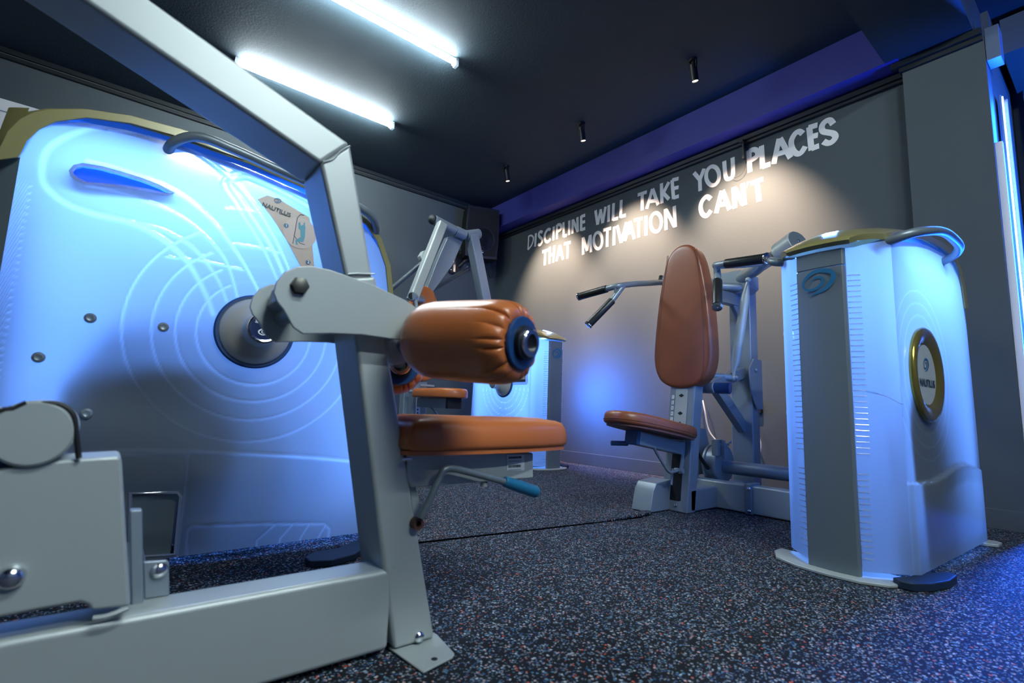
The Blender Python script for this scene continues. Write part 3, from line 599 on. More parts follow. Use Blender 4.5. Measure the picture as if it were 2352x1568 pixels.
# ================================================================ machine A: near left, lat pulldown
ma = thing('pulldown_machine', 'nearest weight machine, big glowing housing behind leaning silver column with tan roller pads', 'gym machine', (0.1, 1.3, 0), 'leather padded weight machines')
BA = Vector(ma.location)
def off(fn, base): return lambda a, c, d: fn(a, c, d)-base
FA = lambda u, v, z: Vector((-.31+u, 2.21+v, z))
slot = [(-0.161,1.227),(-0.154,1.245),(-0.136,1.257),(-0.095,1.262),(-0.044,1.261),(0.012,1.257),(0.059,1.249),(0.102,1.236),(0.080,1.226),(0.033,1.225),(-0.024,1.219),(-0.079,1.209),(-0.120,1.200),(-0.144,1.206),(-0.157,1.215)]
cut = [(0.093,0.243),(0.218,0.236),(0.229,0.222),(0.231,0.040),(0.111,0.049)]
H = [(-1, [(a+.31, c) for a, c in slot]), (-1, [(a+.31, c) for a, c in cut])]
def su(lst): return [(a+.31, c) for a, c in lst]
def sm(lst, n=5): return [(p.x, p.y) for p in smoothp([(a, c, 0) for a, c in su(lst)], n)]
LN = [(-1, sm([(0.297,1.465),(0.172,1.463),(0.057,1.454),(-0.035,1.426),(-0.125,1.383),(-0.186,1.329),(-0.220,1.274),(-0.225,1.216),(-0.212,1.165),(-0.163,1.125),(-0.094,1.109),(-0.001,1.106),(0.084,1.075),(0.165,1.010),(0.227,0.914),(0.260,0.841)]), .010, .55),
 (-1, sm([(-0.001,1.106),(0.094,1.101),(0.187,1.054),(0.261,0.967),(0.296,0.894)]), .006, .5),
 (-1, sm([(-0.128,1.274),(-0.042,1.275),(0.104,1.243),(0.213,1.179),(0.313,1.075),(0.389,0.959),(0.408,0.912)]), .006, .8),
 (-1, sm([(-0.088,1.390),(0.024,1.415),(0.151,1.403),(0.281,1.331),(0.396,1.212),(0.487,1.062),(0.529,0.949)]), .005, .8),
 (-1, sm([(-0.119,1.193),(-0.010,1.192),(0.112,1.167),(0.207,1.114),(0.282,1.035),(0.329,0.915)]), .005, .6),
 (-1, sm([(0.564,1.312),(0.429,1.349),(0.329,1.367),(0.286,1.353),(0.268,1.320),(0.317,1.258),(0.418,1.132),(0.493,0.995),(0.532,0.915)]), .007, .9),
 (-1, sm([(0.562,1.330),(0.427,1.370),(0.320,1.383),(0.265,1.356),(0.244,1.313),(0.297,1.244),(0.388,1.125),(0.462,0.989),(0.500,0.911)]), .005, .6),
 (-1, sm([(0.103,1.012),(0.216,1.021),(0.340,1.015)]), .003, .8), (-1, sm([(0.263,1.226),(0.333,1.241),(0.378,1.242)]), .003, .8), (-1, sm([(0.289,1.102),(0.390,1.109),(0.451,1.106)]), .003, .8),
 (-1, sm([(-0.185,0.347),(-0.075,0.365),(0.057,0.373),(0.231,0.367),(0.461,0.352),(0.647,0.335),(0.898,0.302),(0.977,0.292)]), .008, .9),
 (-1, sm([(0.058,0.362),(0.226,0.360),(0.236,0.348),(0.239,0.235),(0.238,0.124),(0.236,0.014)]), .005, .8),
 (-1, su([(0.266,0.007),(0.258,0.105),(0.268,0.124),(0.483,0.107),(0.710,0.082),(0.732,0.059),(0.727,-0.017)]), .004, .8)]
for k in range(48): LN.append((-1, [(.040, 1.15-k*.021), (.068, 1.15-k*.021)], .0028, .7))
for q in ([(0.531,0.099),(0.474,0.052),(0.473,-0.000)], [(0.592,0.092),(0.551,0.045),(0.549,-0.004)], [(0.652,0.085),(0.625,0.040),(0.621,-0.008)], [(0.716,0.075),(0.692,0.036),(0.687,-0.011)]): LN.append((-1, su(q), .0035, .8))
housing(ma, FA, 1.27, holes=H, ring=(.715, .79, (.19, .25, .315, .392)), E=.85, facet=.035, lines=LN, step=.0055, cw=.160, ringmask=(8, 122))
b = BM(); prism(b, [(-0.277,1.226),(-0.272,1.244),(-0.265,1.281),(-0.244,1.326),(-0.210,1.365),(-0.143,1.405),(-0.036,1.429),(0.108,1.434),(0.300,1.422),(0.296,1.460),(0.105,1.465),(-0.039,1.457),(-0.146,1.434),(-0.224,1.401),(-0.260,1.376),(-0.288,1.342),(-0.308,1.296),(-0.321,1.224),(-0.313,1.205)], off(XZ(2.003), BA), -.008, .0); obj('lid_rim', b, 'gold', ma, bevel=.002)
M['bluetrans'] = milky('deep_blue_recess', (.06, .20, .45), trans=.8)
b = BM(); prism(b, [((a-.0)*1.0, c) for a, c in slot], off(XZ(2.014), BA), .025, .028)
for (a, c), (e, g_) in zip(slot, slot[1:]+slot[:1]): b.faces.new([b.verts.new(Vector((a, 2.012, c))-BA), b.verts.new(Vector((e, 2.012, g_))-BA), b.verts.new(Vector((e, 2.037, g_))-BA), b.verts.new(Vector((a, 2.037, c))-BA)])
obj('grip_recess', b, 'bluetrans', ma, smooth=False)
for a, c in [(-0.065,0.779),(-0.167,0.648),(-0.041,0.488),(0.122,0.775)]:
    b = BM(); lathe(b, [(0, .016), (.006, .015), (.010, .009), (.008, .004)], Vector((a, 2.008, c))-BA, (0, -1, 0), 20); obj('panel_screw', b, 'silver2', ma)
b = BM(); prism(b, [(0.099,0.229),(0.208,0.230),(0.218,0.215),(0.220,0.001),(0.119,0.009)], off(XZ(2.03), BA), -.004, 0); obj('access_plate', b, 'plate', ma)
# placard
pq = [(0.360,1.290),(0.390,1.314),(0.432,1.311),(0.549,1.270),(0.587,1.064),(0.576,0.992),(0.533,1.067),(0.477,1.154),(0.415,1.233)]
b = BM(); prism(b, pq, off(XZ(2.004), BA), -.003, 0); pc = obj('instruction_placard', b, 'placard', ma, smooth=False)
PF = lambda x, z: FR(Vector((x, 1.9998, z))-BA, (1, 0, 0), (0, 0, 1), (0, -1, 0))
def pt(lst): return [Vector((a, 1.9995, c))-BA for a, c in lst]
cc = [(0.427,1.293),(0.427,1.266),(0.451,1.257),(0.519,1.198),(0.466,1.214)]
b = BM(); swirl(b, PF(cc[0][0], cc[0][1]+.008), .021); obj('placard_swirl', b, 'logo', pc, smooth=False)
T = Matrix.Rotation(R(-14), 3, Vector((0, 1, 0)))
fr_ = PF(*cc[1]); fr_.x = Matrix.Rotation(R(9), 3, 'Y') @ fr_.x; fr_.y = Matrix.Rotation(R(9), 3, 'Y') @ fr_.y
text('placard_lettering', 'NAUTILUS', fr_, .0225, 'logotext', pc, .0006)
fr_ = PF(*cc[2]); text('placard_lettering', 'one', fr_, .018, 'logotext', pc, -.0002)
b = BM(); cyl(b, Vector((cc[3][0], 1.9995, cc[3][1]))-BA, Vector((cc[3][0], 1.999, cc[3][1]))-BA, .062, n=48); obj('diagram_disc', b, 'placard2', pc)
fg = [(0.509,1.236),(0.515,1.242),(0.522,1.217),(0.529,1.215),(0.528,1.242),(0.533,1.245),(0.537,1.212),(0.538,1.185),(0.533,1.165),(0.539,1.171),(0.535,1.165),(0.511,1.161),(0.515,1.150),(0.507,1.148),(0.504,1.165),(0.522,1.183),(0.518,1.210),(0.511,1.214)]
b = BM(); prism(b, fg, off(XZ(1.9985), BA), -.0004, 0)
hc = [(0.528,1.224),(0.466,1.214),(0.559,1.089)]
cyl(b, Vector((hc[0][0], 1.9985, hc[0][1]))-BA, Vector((hc[0][0], 1.998, hc[0][1]))-BA, .009, n=20); obj('diagram_figure', b, 'figure', pc, smooth=False)
b = BM()
b.free()
for h in hc[1:]:
    b = BM(); cyl(b, Vector((h[0], 1.9990, h[1]))-BA, Vector((h[0], 1.9984, h[1]))-BA, .009, n=20); obj('number_dot', b, 'logo', pc)
text('number_lettering', '1', FR(Vector((hc[1][0], 1.9972, hc[1][1]))-BA, (1, 0, 0), (0, 0, 1), (0, -1, 0)), .016, 'whitemark', pc, .0004)
text('number_lettering', '2', FR(Vector((hc[2][0], 1.9972, hc[2][1]))-BA, (1, 0, 0), (0, 0, 1), (0, -1, 0)), .016, 'whitemark', pc, .0004)
b = BM()
tube(b, pt([(0.496,1.149),(0.501,1.217),(0.504,1.256),(0.514,1.273),(0.527,1.273)]), .0016, 6); tube(b, pt([(0.496,1.184),(0.521,1.158),(0.540,1.156)]), .0016, 6)
obj('diagram_lines', b, 'plate', pc)
handle(ma, [(.07, 2.03, 1.375), (.085, 1.985, 1.405), (.15, 1.955, 1.437), (.26, 1.945, 1.425), (.42, 1.945, 1.40), (.62, 1.945, 1.37), (.77, 1.955, 1.335), (.82, 1.985, 1.30), (.835, 2.03, 1.27)])
knob(ma, (.398, 2.008, .793), (0, -1, 0), .92, rot=165)
pdq = [(0.588,1.829),(0.634,1.873),(0.717,1.875),(0.863,1.975),(0.845,1.881),(0.741,1.770),(0.651,1.743),(0.588,1.771)]
b = BM(); prism(b, pdq, off(XY(.0005), BA), 0, .022); obj('foot_pad', b, 'pad', ma, bevel=.004)
# frame
def part(bm, name, m='silver', **k): return obj(name, bm, m, ma, **k)
b = BM(); box(b, -1.42, .545, 1.08, 1.172, .012, .183); b.transform(Matrix.Translation(-BA)); part(b, 'base_beam', bevel=.012, seg=4)
b = BM(); prism(b, [(.559, .0075), (.664, .0075), (.455, .842), (.390, .826)], off(XZ(1.08), BA), 0, .14); lc = part(b, 'column', bevel=.010, seg=4)
b = BM(); prism(b, [(.388, .82), (.449, .836), (.372, 1.137), (.310, 1.068)], off(XZ(1.083), BA), 0, .134); part(b, 'upper_column', bevel=.009, seg=4)
b = BM(); prism(b, [(.310, 1.068), (.372, 1.137), (-.02, 1.276), (-1.42, 1.772), (-1.42, 1.70), (-.106, 1.221)], off(XZ(1.0835), BA), 0, .133); part(b, 'overhead_arm', bevel=.009, seg=4)
def weld(p, r=.002):
    b = BM(); tube(b, [Vector(q)-BA for q in p], r, 8, smooth=3); obj('weld_bead', b, 'silver', ma)
weld([(.388, 1.0795, .832), (.41, 1.0795, .838), (.45, 1.0795, .845)]); weld([(.314, 1.081, 1.072), (.335, 1.081, 1.085), (.35, 1.081, 1.11), (.37, 1.081, 1.13)])
weld([(.545, 1.08, .183), (.548, 1.12, .186), (.545, 1.17, .183)], .006); weld([(.022, 1.066, .197), (.04, 1.064, .197), (.066, 1.066, .203)], .004)
b = BM(); box(b, -1.42, -1.33, 1.08, 1.22, .012, 1.74); b.transform(Matrix.Translation(-BA)); part(b, 'rear_column', bevel=.010)
fp = [(0.557,1.104),(0.569,0.966),(0.653,0.985),(0.665,0.997),(0.681,1.102),(0.644,1.171)]
b = BM(); prism(b, fp, off(XY(.001), BA), 0, .006)
part(b, 'foot_plate', bevel=.003)
ft = [(0.614,0.998)]
b = BM(); cyl(b, Vector((ft[0][0], ft[0][1], .0068))-BA, Vector((ft[0][0], ft[0][1], .0076))-BA, .007); part(b, 'foot_plate_hole', 'black')
bq = [(0.620,0.022)]
b = BM(); bolt(b, Vector((bq[0][0], 1.08, bq[0][1]))-BA, (0, -1, 0), .012, .010); part(b, 'column_bolt', 'chrome')
# lever plates holding the roller rod
lev = [(0.231,0.756),(0.234,0.778),(0.247,0.801),(0.268,0.816),(0.298,0.824),(0.338,0.823),(0.376,0.817),(0.435,0.808),(0.511,0.787),(0.543,0.773),(0.555,0.765),(0.548,0.736),(0.534,0.692),(0.485,0.694),(0.414,0.695),(0.349,0.690),(0.293,0.682),(0.273,0.693),(0.252,0.725),(0.238,0.740)]
for y0, nm in ((1.036, 'near'), (1.245, 'far')):
    b = BM(); prism(b, lev, off(XZ(y0), BA), 0, .008); part(b, 'roller_lever_plate', bevel=.0025, seg=3)
b = BM(); 
cyl(b, Vector((.30, 1.044, .74))-BA, Vector((.30, 1.245, .74))-BA, .018, n=20); part(b, 'lever_spacer', 'silver2')
b = BM(); cyl(b, Vector((.50, 1.044, .715))-BA, Vector((.50, 1.245, .715))-BA, .018, n=20); part(b, 'lever_spacer', 'silver2')
b = BM(); prism(b, [(.262, .762), (.27, .80), (.31, .795), (.325, .76), (.30, .735)], off(XZ(1.075), BA), 0, .155)
part(b, 'lever_block', 'silver2', bevel=.003)
b = BM(); bolt(b, Vector((.277, 1.036, .777))-BA, (0, -1, 0), .0165, .014, True); part(b, 'pivot_bolt', 'steel')
b = BM(); prism(b, [(0.490,0.714),(0.565,0.701),(0.572,0.681),(0.545,0.646),(0.523,0.641),(0.504,0.679)], off(XZ(1.10), BA), 0, .02); part(b, 'roller_bracket', 'silver', bevel=.004)
def roller(A, d, L, r, cap_near=True):
    A = Vector(A)-BA; d = Vector(d).normalized()
    a = Vector((0, 0, 1)); s = d.cross(a).normalized(); u = s.cross(d)
    b = BM(); n = 300
    e = .062
    prf = [(0, .30), (-.004, .50), (0, .66), (.014, .84), (.035, .95), (.06, .99), (L*.35, 1.0), (L*.62, 1.0)]+[(L-e+e*.96*math.sin(k*math.pi/2/9), 1.0-.0*k+(-.30*(1-math.cos(k*math.pi/2/9)))) for k in range(10)]+[(L-.002, .62), (L-.008, .5), (L-.012, .38)]
    nf = 15; fold = [random.uniform(.35, 1.25) for _ in range(nf)]; ln = [random.uniform(.4, 1.0) for _ in range(nf)]; rings = []
    for t, rr in prf:
        ring = []; am0 = max(0, (.03-t)/.03)
        for k in range(n):
            q = 2*math.pi*k/n; ph = nf*q/(2*math.pi)+.30*math.sin(3*q)+.18*math.sin(7*q+1); fi = int(math.floor(ph)) % nf; w_ = 1-abs(2*(ph % 1)-1)
            am = max(0, min(1, (t-(L-e*1.15*ln[fi]))/(e*ln[fi])))
            dd = -.15*am**.8*fold[fi]*(1-w_)**4+.025*am*w_-.04*am0*(1-w_)**2
            R_ = r*(rr+dd); ring.append(b.verts.new(A+d*t+(s*math.cos(q)+u*math.sin(q))*R_))
        rings.append(ring)
    for x, y in zip(rings, rings[1:]):
        for k in range(n): b.faces.new([x[k], x[(k+1) % n], y[(k+1) % n], y[k]])
    b.faces.new(rings[0][::-1]); b.faces.new(rings[-1])
    rp = obj('roller_pad', b, 'leather', ma, angle=80)
    b = BM(); lathe(b, [(L-.004, .052), (L+.002, .054), (L+.006, .052), (L+.006, .035), (L+.006, .026)], A, d, 40); obj('roller_washer', b, 'navy', rp)
    b = BM(); lathe(b, [(L+.003, .036), (L+.016, .035), (L+.018, .028)], A, d, 40); obj('roller_collar', b, 'black', rp)
    b = BM(); lathe(b, [(L+.008, .028), (L+.024, .028), (L+.026, .026), (L+.026, .0185), (L+.006, .018), (L-.03, .0175)], A, d, 40); obj('roller_rod_end', b, 'chrome', rp)
roller((.552, 1.035, .700), (.088, -.295, -.022), .285, .088)
dd = Vector((.10, .29, -.005)).normalized(); e2 = Vector((.585, 1.20, .652)); roller(e2+dd*.30, -dd, .30, .075)
b = BM(); tube(b, [Vector((.56, 1.02, .699))-BA, Vector((.545, 1.12, .69))-BA, Vector((.585, 1.21, .655))-BA], .022, 16); part(b, 'roller_rod', 'silver2')
# seat
def seat_outline(L, w):
    return [(p.x, p.y) for p in smoothp([(0, -w*.34, 0), (.03, -w*.46, 0), (L*.3, -w*.5, 0), (L*.62, -w*.48, 0), (L*.9, -w*.36, 0), (L*.985, -w*.22, 0), (L, 0, 0), (L*.985, w*.22, 0), (L*.9, w*.36, 0), (L*.62, w*.48, 0), (L*.3, w*.5, 0), (.03, w*.46, 0), (0, w*.34, 0), (-.012, 0, 0)], 5, True)]
b = BM(); cushion(b, seat_outline(.575, .30), .074, FR(Vector((.540, 1.175, .443))-BA, (1, 0, 0), (0, 1, 0), (0, 0, 1)), edge=.045, crown=.008); st = obj('seat', b, 'leather', ma, angle=60)
b = BM(); prism(b, [(a*.98+.005, c*.95) for a, c in seat_outline(.575, .30)], off(lambda a, c, d: Vector((.540+a, 1.175+c, .434+d)), BA), 0, .010); obj('seat_board', b, 'leather', st)
sb = [(0.561,0.437),(0.956,0.427),(0.959,0.357),(0.578,0.357),(0.566,0.378)]
b = BM(); prism(b, sb, off(XZ(1.082), BA), 0, .085); sx2 = part(b, 'seat_box', 'silver', bevel=.004)
lb = [(0.859,0.425),(0.921,0.423),(0.924,0.380),(0.862,0.382)]
b = BM(); prism(b, lb, off(XZ(1.0812), BA), -.0008, 0); lab = obj('barcode_sticker', b, 'sticker', sx2, smooth=False)
b = BM(); (x0, z0), (x1, z1) = lb[0], lb[2]; W_ = x1-x0; H_ = z0-z1
for row, hh in ((.12, .14), (.62, .16)):
    xx = .1
    while xx < .78:
        ww = random.choice((.015, .025, .04)); box(b, x0+W_*xx, x0+W_*(xx+ww), 1.0798, 1.0803, z0-H_*(row+hh), z0-H_*row); xx += ww+random.choice((.012, .02))
for row in (.36, .42, .90): box(b, x0+W_*.1, x0+W_*.8, 1.0798, 1.0803, z0-H_*(row+.02), z0-H_*row)
b.transform(Matrix.Translation(-BA)); obj('barcode', b, 'logotext', lab, smooth=False)
b = BM(); cyl(b, Vector((.80, 1.10, .357))-BA, Vector((.80, 1.10, .343))-BA, .010, n=16); part(b, 'box_stud', 'silver')
sl = [(0.567,0.425),(0.578,0.425),(0.630,0.273),(0.619,0.258),(0.602,0.272)]
b = BM(); prism(b, sl, off(XZ(1.10), BA), 0, .09); part(b, 'seat_slider', 'silver', bevel=.003)
lv = [(0.590,0.293),(0.614,0.339),(0.637,0.387),(0.648,0.399),(0.670,0.400),(0.708,0.392),(0.832,0.359)]
b = BM(); tube(b, [Vector((a, 1.05, c))-BA for a, c in lv], .0088, 14, smooth=5); lo = part(b, 'seat_lever', 'plate')
gp = [(0.829,0.361),(0.885,0.343),(0.943,0.325)]
b = BM(); tube(b, [Vector((a, 1.05, c))-BA for a, c in gp], [.0135, .0165, .0160], 18); 
obj('lever_grip', b, 'bluegrip', lo, bevel=.004)
bb = [(0.592,0.278),(0.548,0.426)]
b = BM(); lathe(b, [(0, .0135), (.02, .0135), (.02, .007), (.005, .006)], Vector((bb[0][0], 1.08, bb[0][1]))-BA, (0, -1, 0), 24); part(b, 'slider_bushing', 'rust')
b = BM(); cyl(b, Vector((bb[1][0]-.01, 1.06, bb[1][1]))-BA, Vector((bb[1][0]+.015, 1.06, bb[1][1]))-BA, .004, n=10); part(b, 'slider_pin', 'chrome')
# guard box and pulley gear on the beam
gb = [(-0.201,0.413),(-0.137,0.427),(-0.110,0.433),(-0.090,0.439),(-0.064,0.443),(-0.024,0.446),(0.025,0.448),(0.031,0.446),(0.069,0.205),(0.019,0.208),(0.013,0.218),(0.004,0.224),(-0.085,0.221),(-0.176,0.221)]
b = BM(); prism(b, gb, off(XZ(1.065), BA), 0, .11); part(b, 'guard_box', 'silver', bevel=.006, seg=3)
gq = [(-0.080,0.277),(-0.081,0.486),(0.102,0.257)]
b = BM(); bolt(b, Vector((gq[0][0], 1.065, gq[0][1]))-BA, (0, -1, 0), .017, .016); part(b, 'guard_bolt', 'chrome')
b = BM(); cyl(b, Vector((-.45, 1.10, .475))-BA, Vector((-.09, 1.10, .485))-BA, .040); part(b, 'cross_tube', 'silver', bevel=.002)
b = BM(); lathe(b, [(0, .046), (.004, .05), (.17, .05), (.17, .046)], Vector((gq[1][0], 1.055, gq[1][1]))-BA, (0, 1, 0), 48); part(b, 'cable_drum', 'silver')
b = BM(); lathe(b, [(0, .07), (.02, .075), (.06, .075), (.08, .07)], Vector((-.17, 1.10, .408))-BA, (0, 1, 0), 48); part(b, 'drum_pulley', 'navy')
cb = [(-0.138,0.514),(-0.116,0.520),(-0.093,0.528),(-0.064,0.532),(-0.048,0.527),(-0.037,0.513),(-0.030,0.482),(-0.023,0.447)]
b = BM(); tube(b, [Vector((a, 1.06, c))-BA for a, c in cb], .0042, 10, smooth=5); tube(b, [Vector((a, 1.058, c))-BA for a, c in [(-0.118,0.521),(-0.107,0.522),(-0.093,0.532)]], .004, 8); part(b, 'drive_cable', 'black')
b = BM(); prism(b, [(0.055,0.346),(0.073,0.345),(0.093,0.173),(0.076,0.173)], off(XZ(1.14), BA), 0, .025); prism(b, [(0.085,0.250),(0.121,0.248),(0.125,0.242),(0.132,0.183),(0.094,0.184)], off(XZ(1.155), BA), 0, .008); part(b, 'link_bracket', 'silver2', bevel=.003)
lbq = [(0.111,0.232)]
b = BM(); bolt(b, Vector((lbq[0][0], 1.155, lbq[0][1]))-BA, (0, -1, 0), .014, .010); part(b, 'link_bolt', 'chrome')
b = BM(); box(b, .055, .13, 1.17, 1.9, .03, .12); b.transform(Matrix.Translation(-BA)); part(b, 'link_beam', 'silver2', bevel=.006)
b = BM(); cyl(b, Vector((-.25, 1.15, .10))-BA, Vector((-.25, 2.0, .10))-BA, .04); part(b, 'link_tube', 'silver2')

# ================================================================ machine D: right, shoulder press in brown
md = thing('press_machine', 'weight machine on the right with upright brown backrest, black hand grips and gold-lidded glowing housing', 'gym machine', (2.6, 1.2, 0), 'leather padded weight machines')
BD = Vector(md.location)
_u = Vector((math.cos(R(-2.3)), math.sin(R(-2.3)), 0)); _v = Vector((-_u.y, _u.x, 0))
FD = lambda u, v, z: Vector((2.13, .735, 0))+_u*u+_v*v+Vector((0, 0, z))
housing(md, FD, 1.12, ring=(.39, .74, (.235, .285, .335)), E=.85, PR=PD, ledge=-1, step=.007)
def pd(bm, name, m='silver2', **k): return obj(name, bm, m, md, **k)
handle(md, [(2.235, .60, 1.215), (2.225, .535, 1.222), (2.245, .475, 1.24), (2.33, .435, 1.262), (2.48, .42, 1.29), (2.65, .418, 1.30), (2.77, .425, 1.30), (2.85, .455, 1.29), (2.91, .52, 1.278), (2.93, .58, 1.27)], .0175, 'chrome' if False else 'plate')
handle(md, [(2.235, .87, 1.215), (2.225, .935, 1.222), (2.245, .975, 1.24), (2.33, .99, 1.262), (2.65, .99, 1.30), (2.85, .975, 1.29), (2.91, .90, 1.278)], .0175)
# gold ring with oval badge on the outer side
RC = FD(.385, -.201, .738)
b = BM(); n = 64; prf = [(0, .185), (.012, .188), (.020, .180), (.022, .165), (.014, .135), (.006, .118), (.004, .112)]
rings = []
for t, r_ in prf: rings.append([b.verts.new(RC-_v*t+_u*(math.cos(2*math.pi*k/n)*r_)+Vector((0, 0, math.sin(2*math.pi*k/n)*r_))-BD) for k in range(n)])
for x, y in zip(rings, rings[1:]):
    for k in range(n): b.faces.new([x[k], x[(k+1) % n], y[(k+1) % n], y[k]])
gr = pd(b, 'badge_ring', mat('gold_ring', (.36, .27, .05), .18, .75), angle=60)
b = BM(); cyl(b, RC-BD, RC-_v*.006-BD, .118, n=64); bp_ = pd(b, 'outer_badge', mat('pale_badge', (.40, .43, .40), .3))
bf = FR(RC-_v*.0065+Vector((0, 0, .035))-BD, _u, (0, 0, 1), -_v); b = BM(); swirl(b, bf, .052); obj('badge_swirl', b, 'logo', bp_, smooth=False)
bf = FR(RC-_v*.0065+Vector((0, 0, -.035))-BD, _u, (0, 0, 1), -_v); text('badge_lettering', 'NAUTILUS', bf, .040, 'logotext', bp_, .0012)
b = BM(); tube(b, [FD(u, v, z)-BD for u, z, v in ((.02, .665, -.118), (.045, .648, -.150), (.07, .635, -.175), (.09, .618, -.194), (.115, .614, -.203))], .0012, 6, smooth=4); pd(b, 'hairline_crack', 'rib')
# inner side pivot
knob(md, FD(.52, .203, .74), _v, .8)
# seat column with slot plate
def cx(z): return 2.585+(z-.02)*.135
b = BM()
ring0 = [(cx(.0), 0), (cx(.0)+.085, 0), (cx(.74)+.095, .74), (cx(.74), .74)]
prism(b, ring0, off(lambda a, c, d: Vector((a, 1.62+d, c)), BD), 0, .165); sc = pd(b, 'seat_column', bevel=.008, seg=3)
def onc(y, z, d=.0): return Vector((cx(z)-d, y, z))-BD
def colplate(bm, poly, d0, d1): prism(bm, poly, lambda a, c, d: onc(a, c, d), d0, d1)
b = BM(); colplate(b, rrect(1.662, 1.742, .345, .70, .01), .0005, .003); obj('slot_plate', b, 'silver', sc)
b = BM(); colplate(b, rrect(1.665, 1.738, .06, .335, .012), .0003, .0015); obj('column_slot', b, 'black', sc)
b = BM()
for zz in (.66, .555, .495):
    if zz == .495: lathe(b, [(0, .006), (.001, .006)], onc(1.70, .50, .0035), (-1, 0, 0), 16)
    else:
        colplate(b, [(1.688, zz-.004), (1.718, zz-.004), (1.718, zz+.004), (1.688, zz+.004)], .003, .004); colplate(b, [(1.696, zz-.009), (1.710, zz-.009), (1.710, zz+.009), (1.696, zz+.009)], .003, .004)
obj('slot_openings', b, 'black', sc, smooth=False)
b = BM()
for k in range(5): colplate(b, [(1.752, .64-k*.033), (1.768, .64-k*.033), (1.768, .662-k*.033), (1.752, .662-k*.033)], .0005, .002)
sn = obj('number_scale', b, 'whitemark', sc, smooth=False)
for k in range(5): text('scale_number', str(k+1), FR(onc(1.760, .651-k*.033, .0025), (0, -1, 0), (0, 0, 1), (-1, 0, 0)), .018, 'logotext', sn)
b = BM(); bolt(b, onc(1.695, .035, 0), (-1, 0, 0), .010, .008); obj('column_bolt', b, 'chrome', sc)
# backrest
ol = [(0, .70), (.09, .715), (.15, .755), (.182, .82), (.193, .90), (.190, 1.0), (.183, 1.1), (.172, 1.2), (.158, 1.3), (.138, 1.4), (.118, 1.48), (.09, 1.545), (.05, 1.585), (0, 1.597)]
ol = [(1.705-a*1.0, c) for a, c in ol]+[(1.705+a*1.0, c) for a, c in ol[::-1][1:-1]]
ol = [(p.x, p.y) for p in smoothp([(a, c, 0) for a, c in ol], 3, True)]
bx = Vector((-math.cos(R(2)), 0, math.sin(R(2)))); bz = Vector((math.sin(R(2)), 0, math.cos(R(2))))
FB = FR(Vector((2.735, 0, 0))-BD-bz*0, (0, 1, 0), bz, bx)
b = BM(); cushion(b, ol, .10, FB, edge=.022, crown=.004); br = pd(b, 'backrest', 'brown_leather', angle=60)
b = BM()
for s in (-1, 1):
    P = [(s*.095, 1.545), (s*.108, 1.45), (s*.128, 1.30), (s*.145, 1.1), (s*.152, .95), (s*.148, .82), (s*.13, .75)]
    tube(b, [FB(1.705+a, c, .1015+.0) for a, c in P], .0022, 6, smooth=5)
    tube(b, [FB(1.705+a+s*.008, c, .1005) for a, c in P], .0014, 6, smooth=5)
obj('backrest_seams', b, 'leather_dark', br)
b = BM(); prism(b, [(1.66, .72), (1.75, .72), (1.75, 1.5), (1.66, 1.5)], lambda a, c, d: FB(a, c, d), -.045, 0); pd(b, 'backrest_frame', bevel=.006)
# seat, tilted back towards the column
sxx = Vector((-.990, 0, .141)); szz = Vector((.141, 0, .990))
SO = Vector((2.615, 1.69, .415))-BD
def so_(L, w): return [(p.x, p.y) for p in smoothp([(0, -w*.30, 0), (.04, -w*.44, 0), (L*.35, -w*.5, 0), (L*.7, -w*.46, 0), (L*.93, -w*.30, 0), (L, 0, 0), (L*.93, w*.30, 0), (L*.7, w*.46, 0), (L*.35, w*.5, 0), (.04, w*.44, 0), (0, w*.30, 0), (-.012, 0, 0)], 5, True)]
b = BM(); cushion(b, so_(.60, .31), .062, FR(SO, sxx, (0, -1, 0), szz), edge=.028, crown=.005); st = pd(b, 'seat', 'brown_leather', angle=60)
b = BM(); prism(b, [(a*.95+.01, c*.93) for a, c in so_(.60, .31)], lambda a, c, d: SO+sxx*a+Vector((0, -1, 0))*c+szz*d, -.012, .002); obj('seat_board', b, mat('brown_seat_board', (.14, .05, .035), .5), st)
b = BM(); tube(b, [SO+sxx*a+Vector((0, -c, 0))+szz*.018 for a, c in so_(.602, .312)], .0014, 6, closed=True); obj('seat_seam', b, 'leather_dark', st)
b = BM(); bar(b, Vector((2.60, 1.69, .355))-BD, Vector((2.20, 1.69, .418))-BD, .075, .07); pd(b, 'seat_arm', bevel=.004)
b = BM(); bar(b, Vector((2.205, 1.69, .417))-BD, Vector((2.175, 1.69, .422))-BD, .08, .076); tube(b, [Vector((2.19, 1.72, .385))-BD, Vector((2.11, 1.77, .385))-BD], .013, 12); pd(b, 'seat_arm_cap', 'navy', bevel=.004)
b = BM(); tube(b, [Vector(p)-BD for p in ((2.33, 1.66, .37), (2.36, 1.66, .335), (2.44, 1.66, .255), (2.47, 1.66, .232), (2.50, 1.665, .225), (2.58, 1.675, .232))], .008, 12, smooth=5); pd(b, 'seat_lever')
b = BM(); prism(b, [(2.575, .215), (2.605, .215), (2.625, .33), (2.63, .39), (2.585, .39), (2.60, .31)], off(lambda a, c, d: Vector((a, 1.655+d, c)), BD), 0, .012); cyl(b, Vector((2.59, 1.645, .23))-BD, Vector((2.59, 1.70, .23))-BD, .014); pd(b, 'seat_link', bevel=.002)
b = BM(); cyl(b, Vector((2.555, 1.70, .15))-BD, Vector((2.570, 1.70, .24))-BD, .006); pd(b, 'lock_pin')
# foot rest block in front of the column
b = BM(); prism(b, [(0, .003), (.03, .12), (.06, .16), (.20, .172), (.20, .01), (.16, .003)], off(lambda a, c, d: Vector((2.405+a, 1.735+d, c)), BD), 0, .13); pd(b, 'foot_rest', bevel=.006)
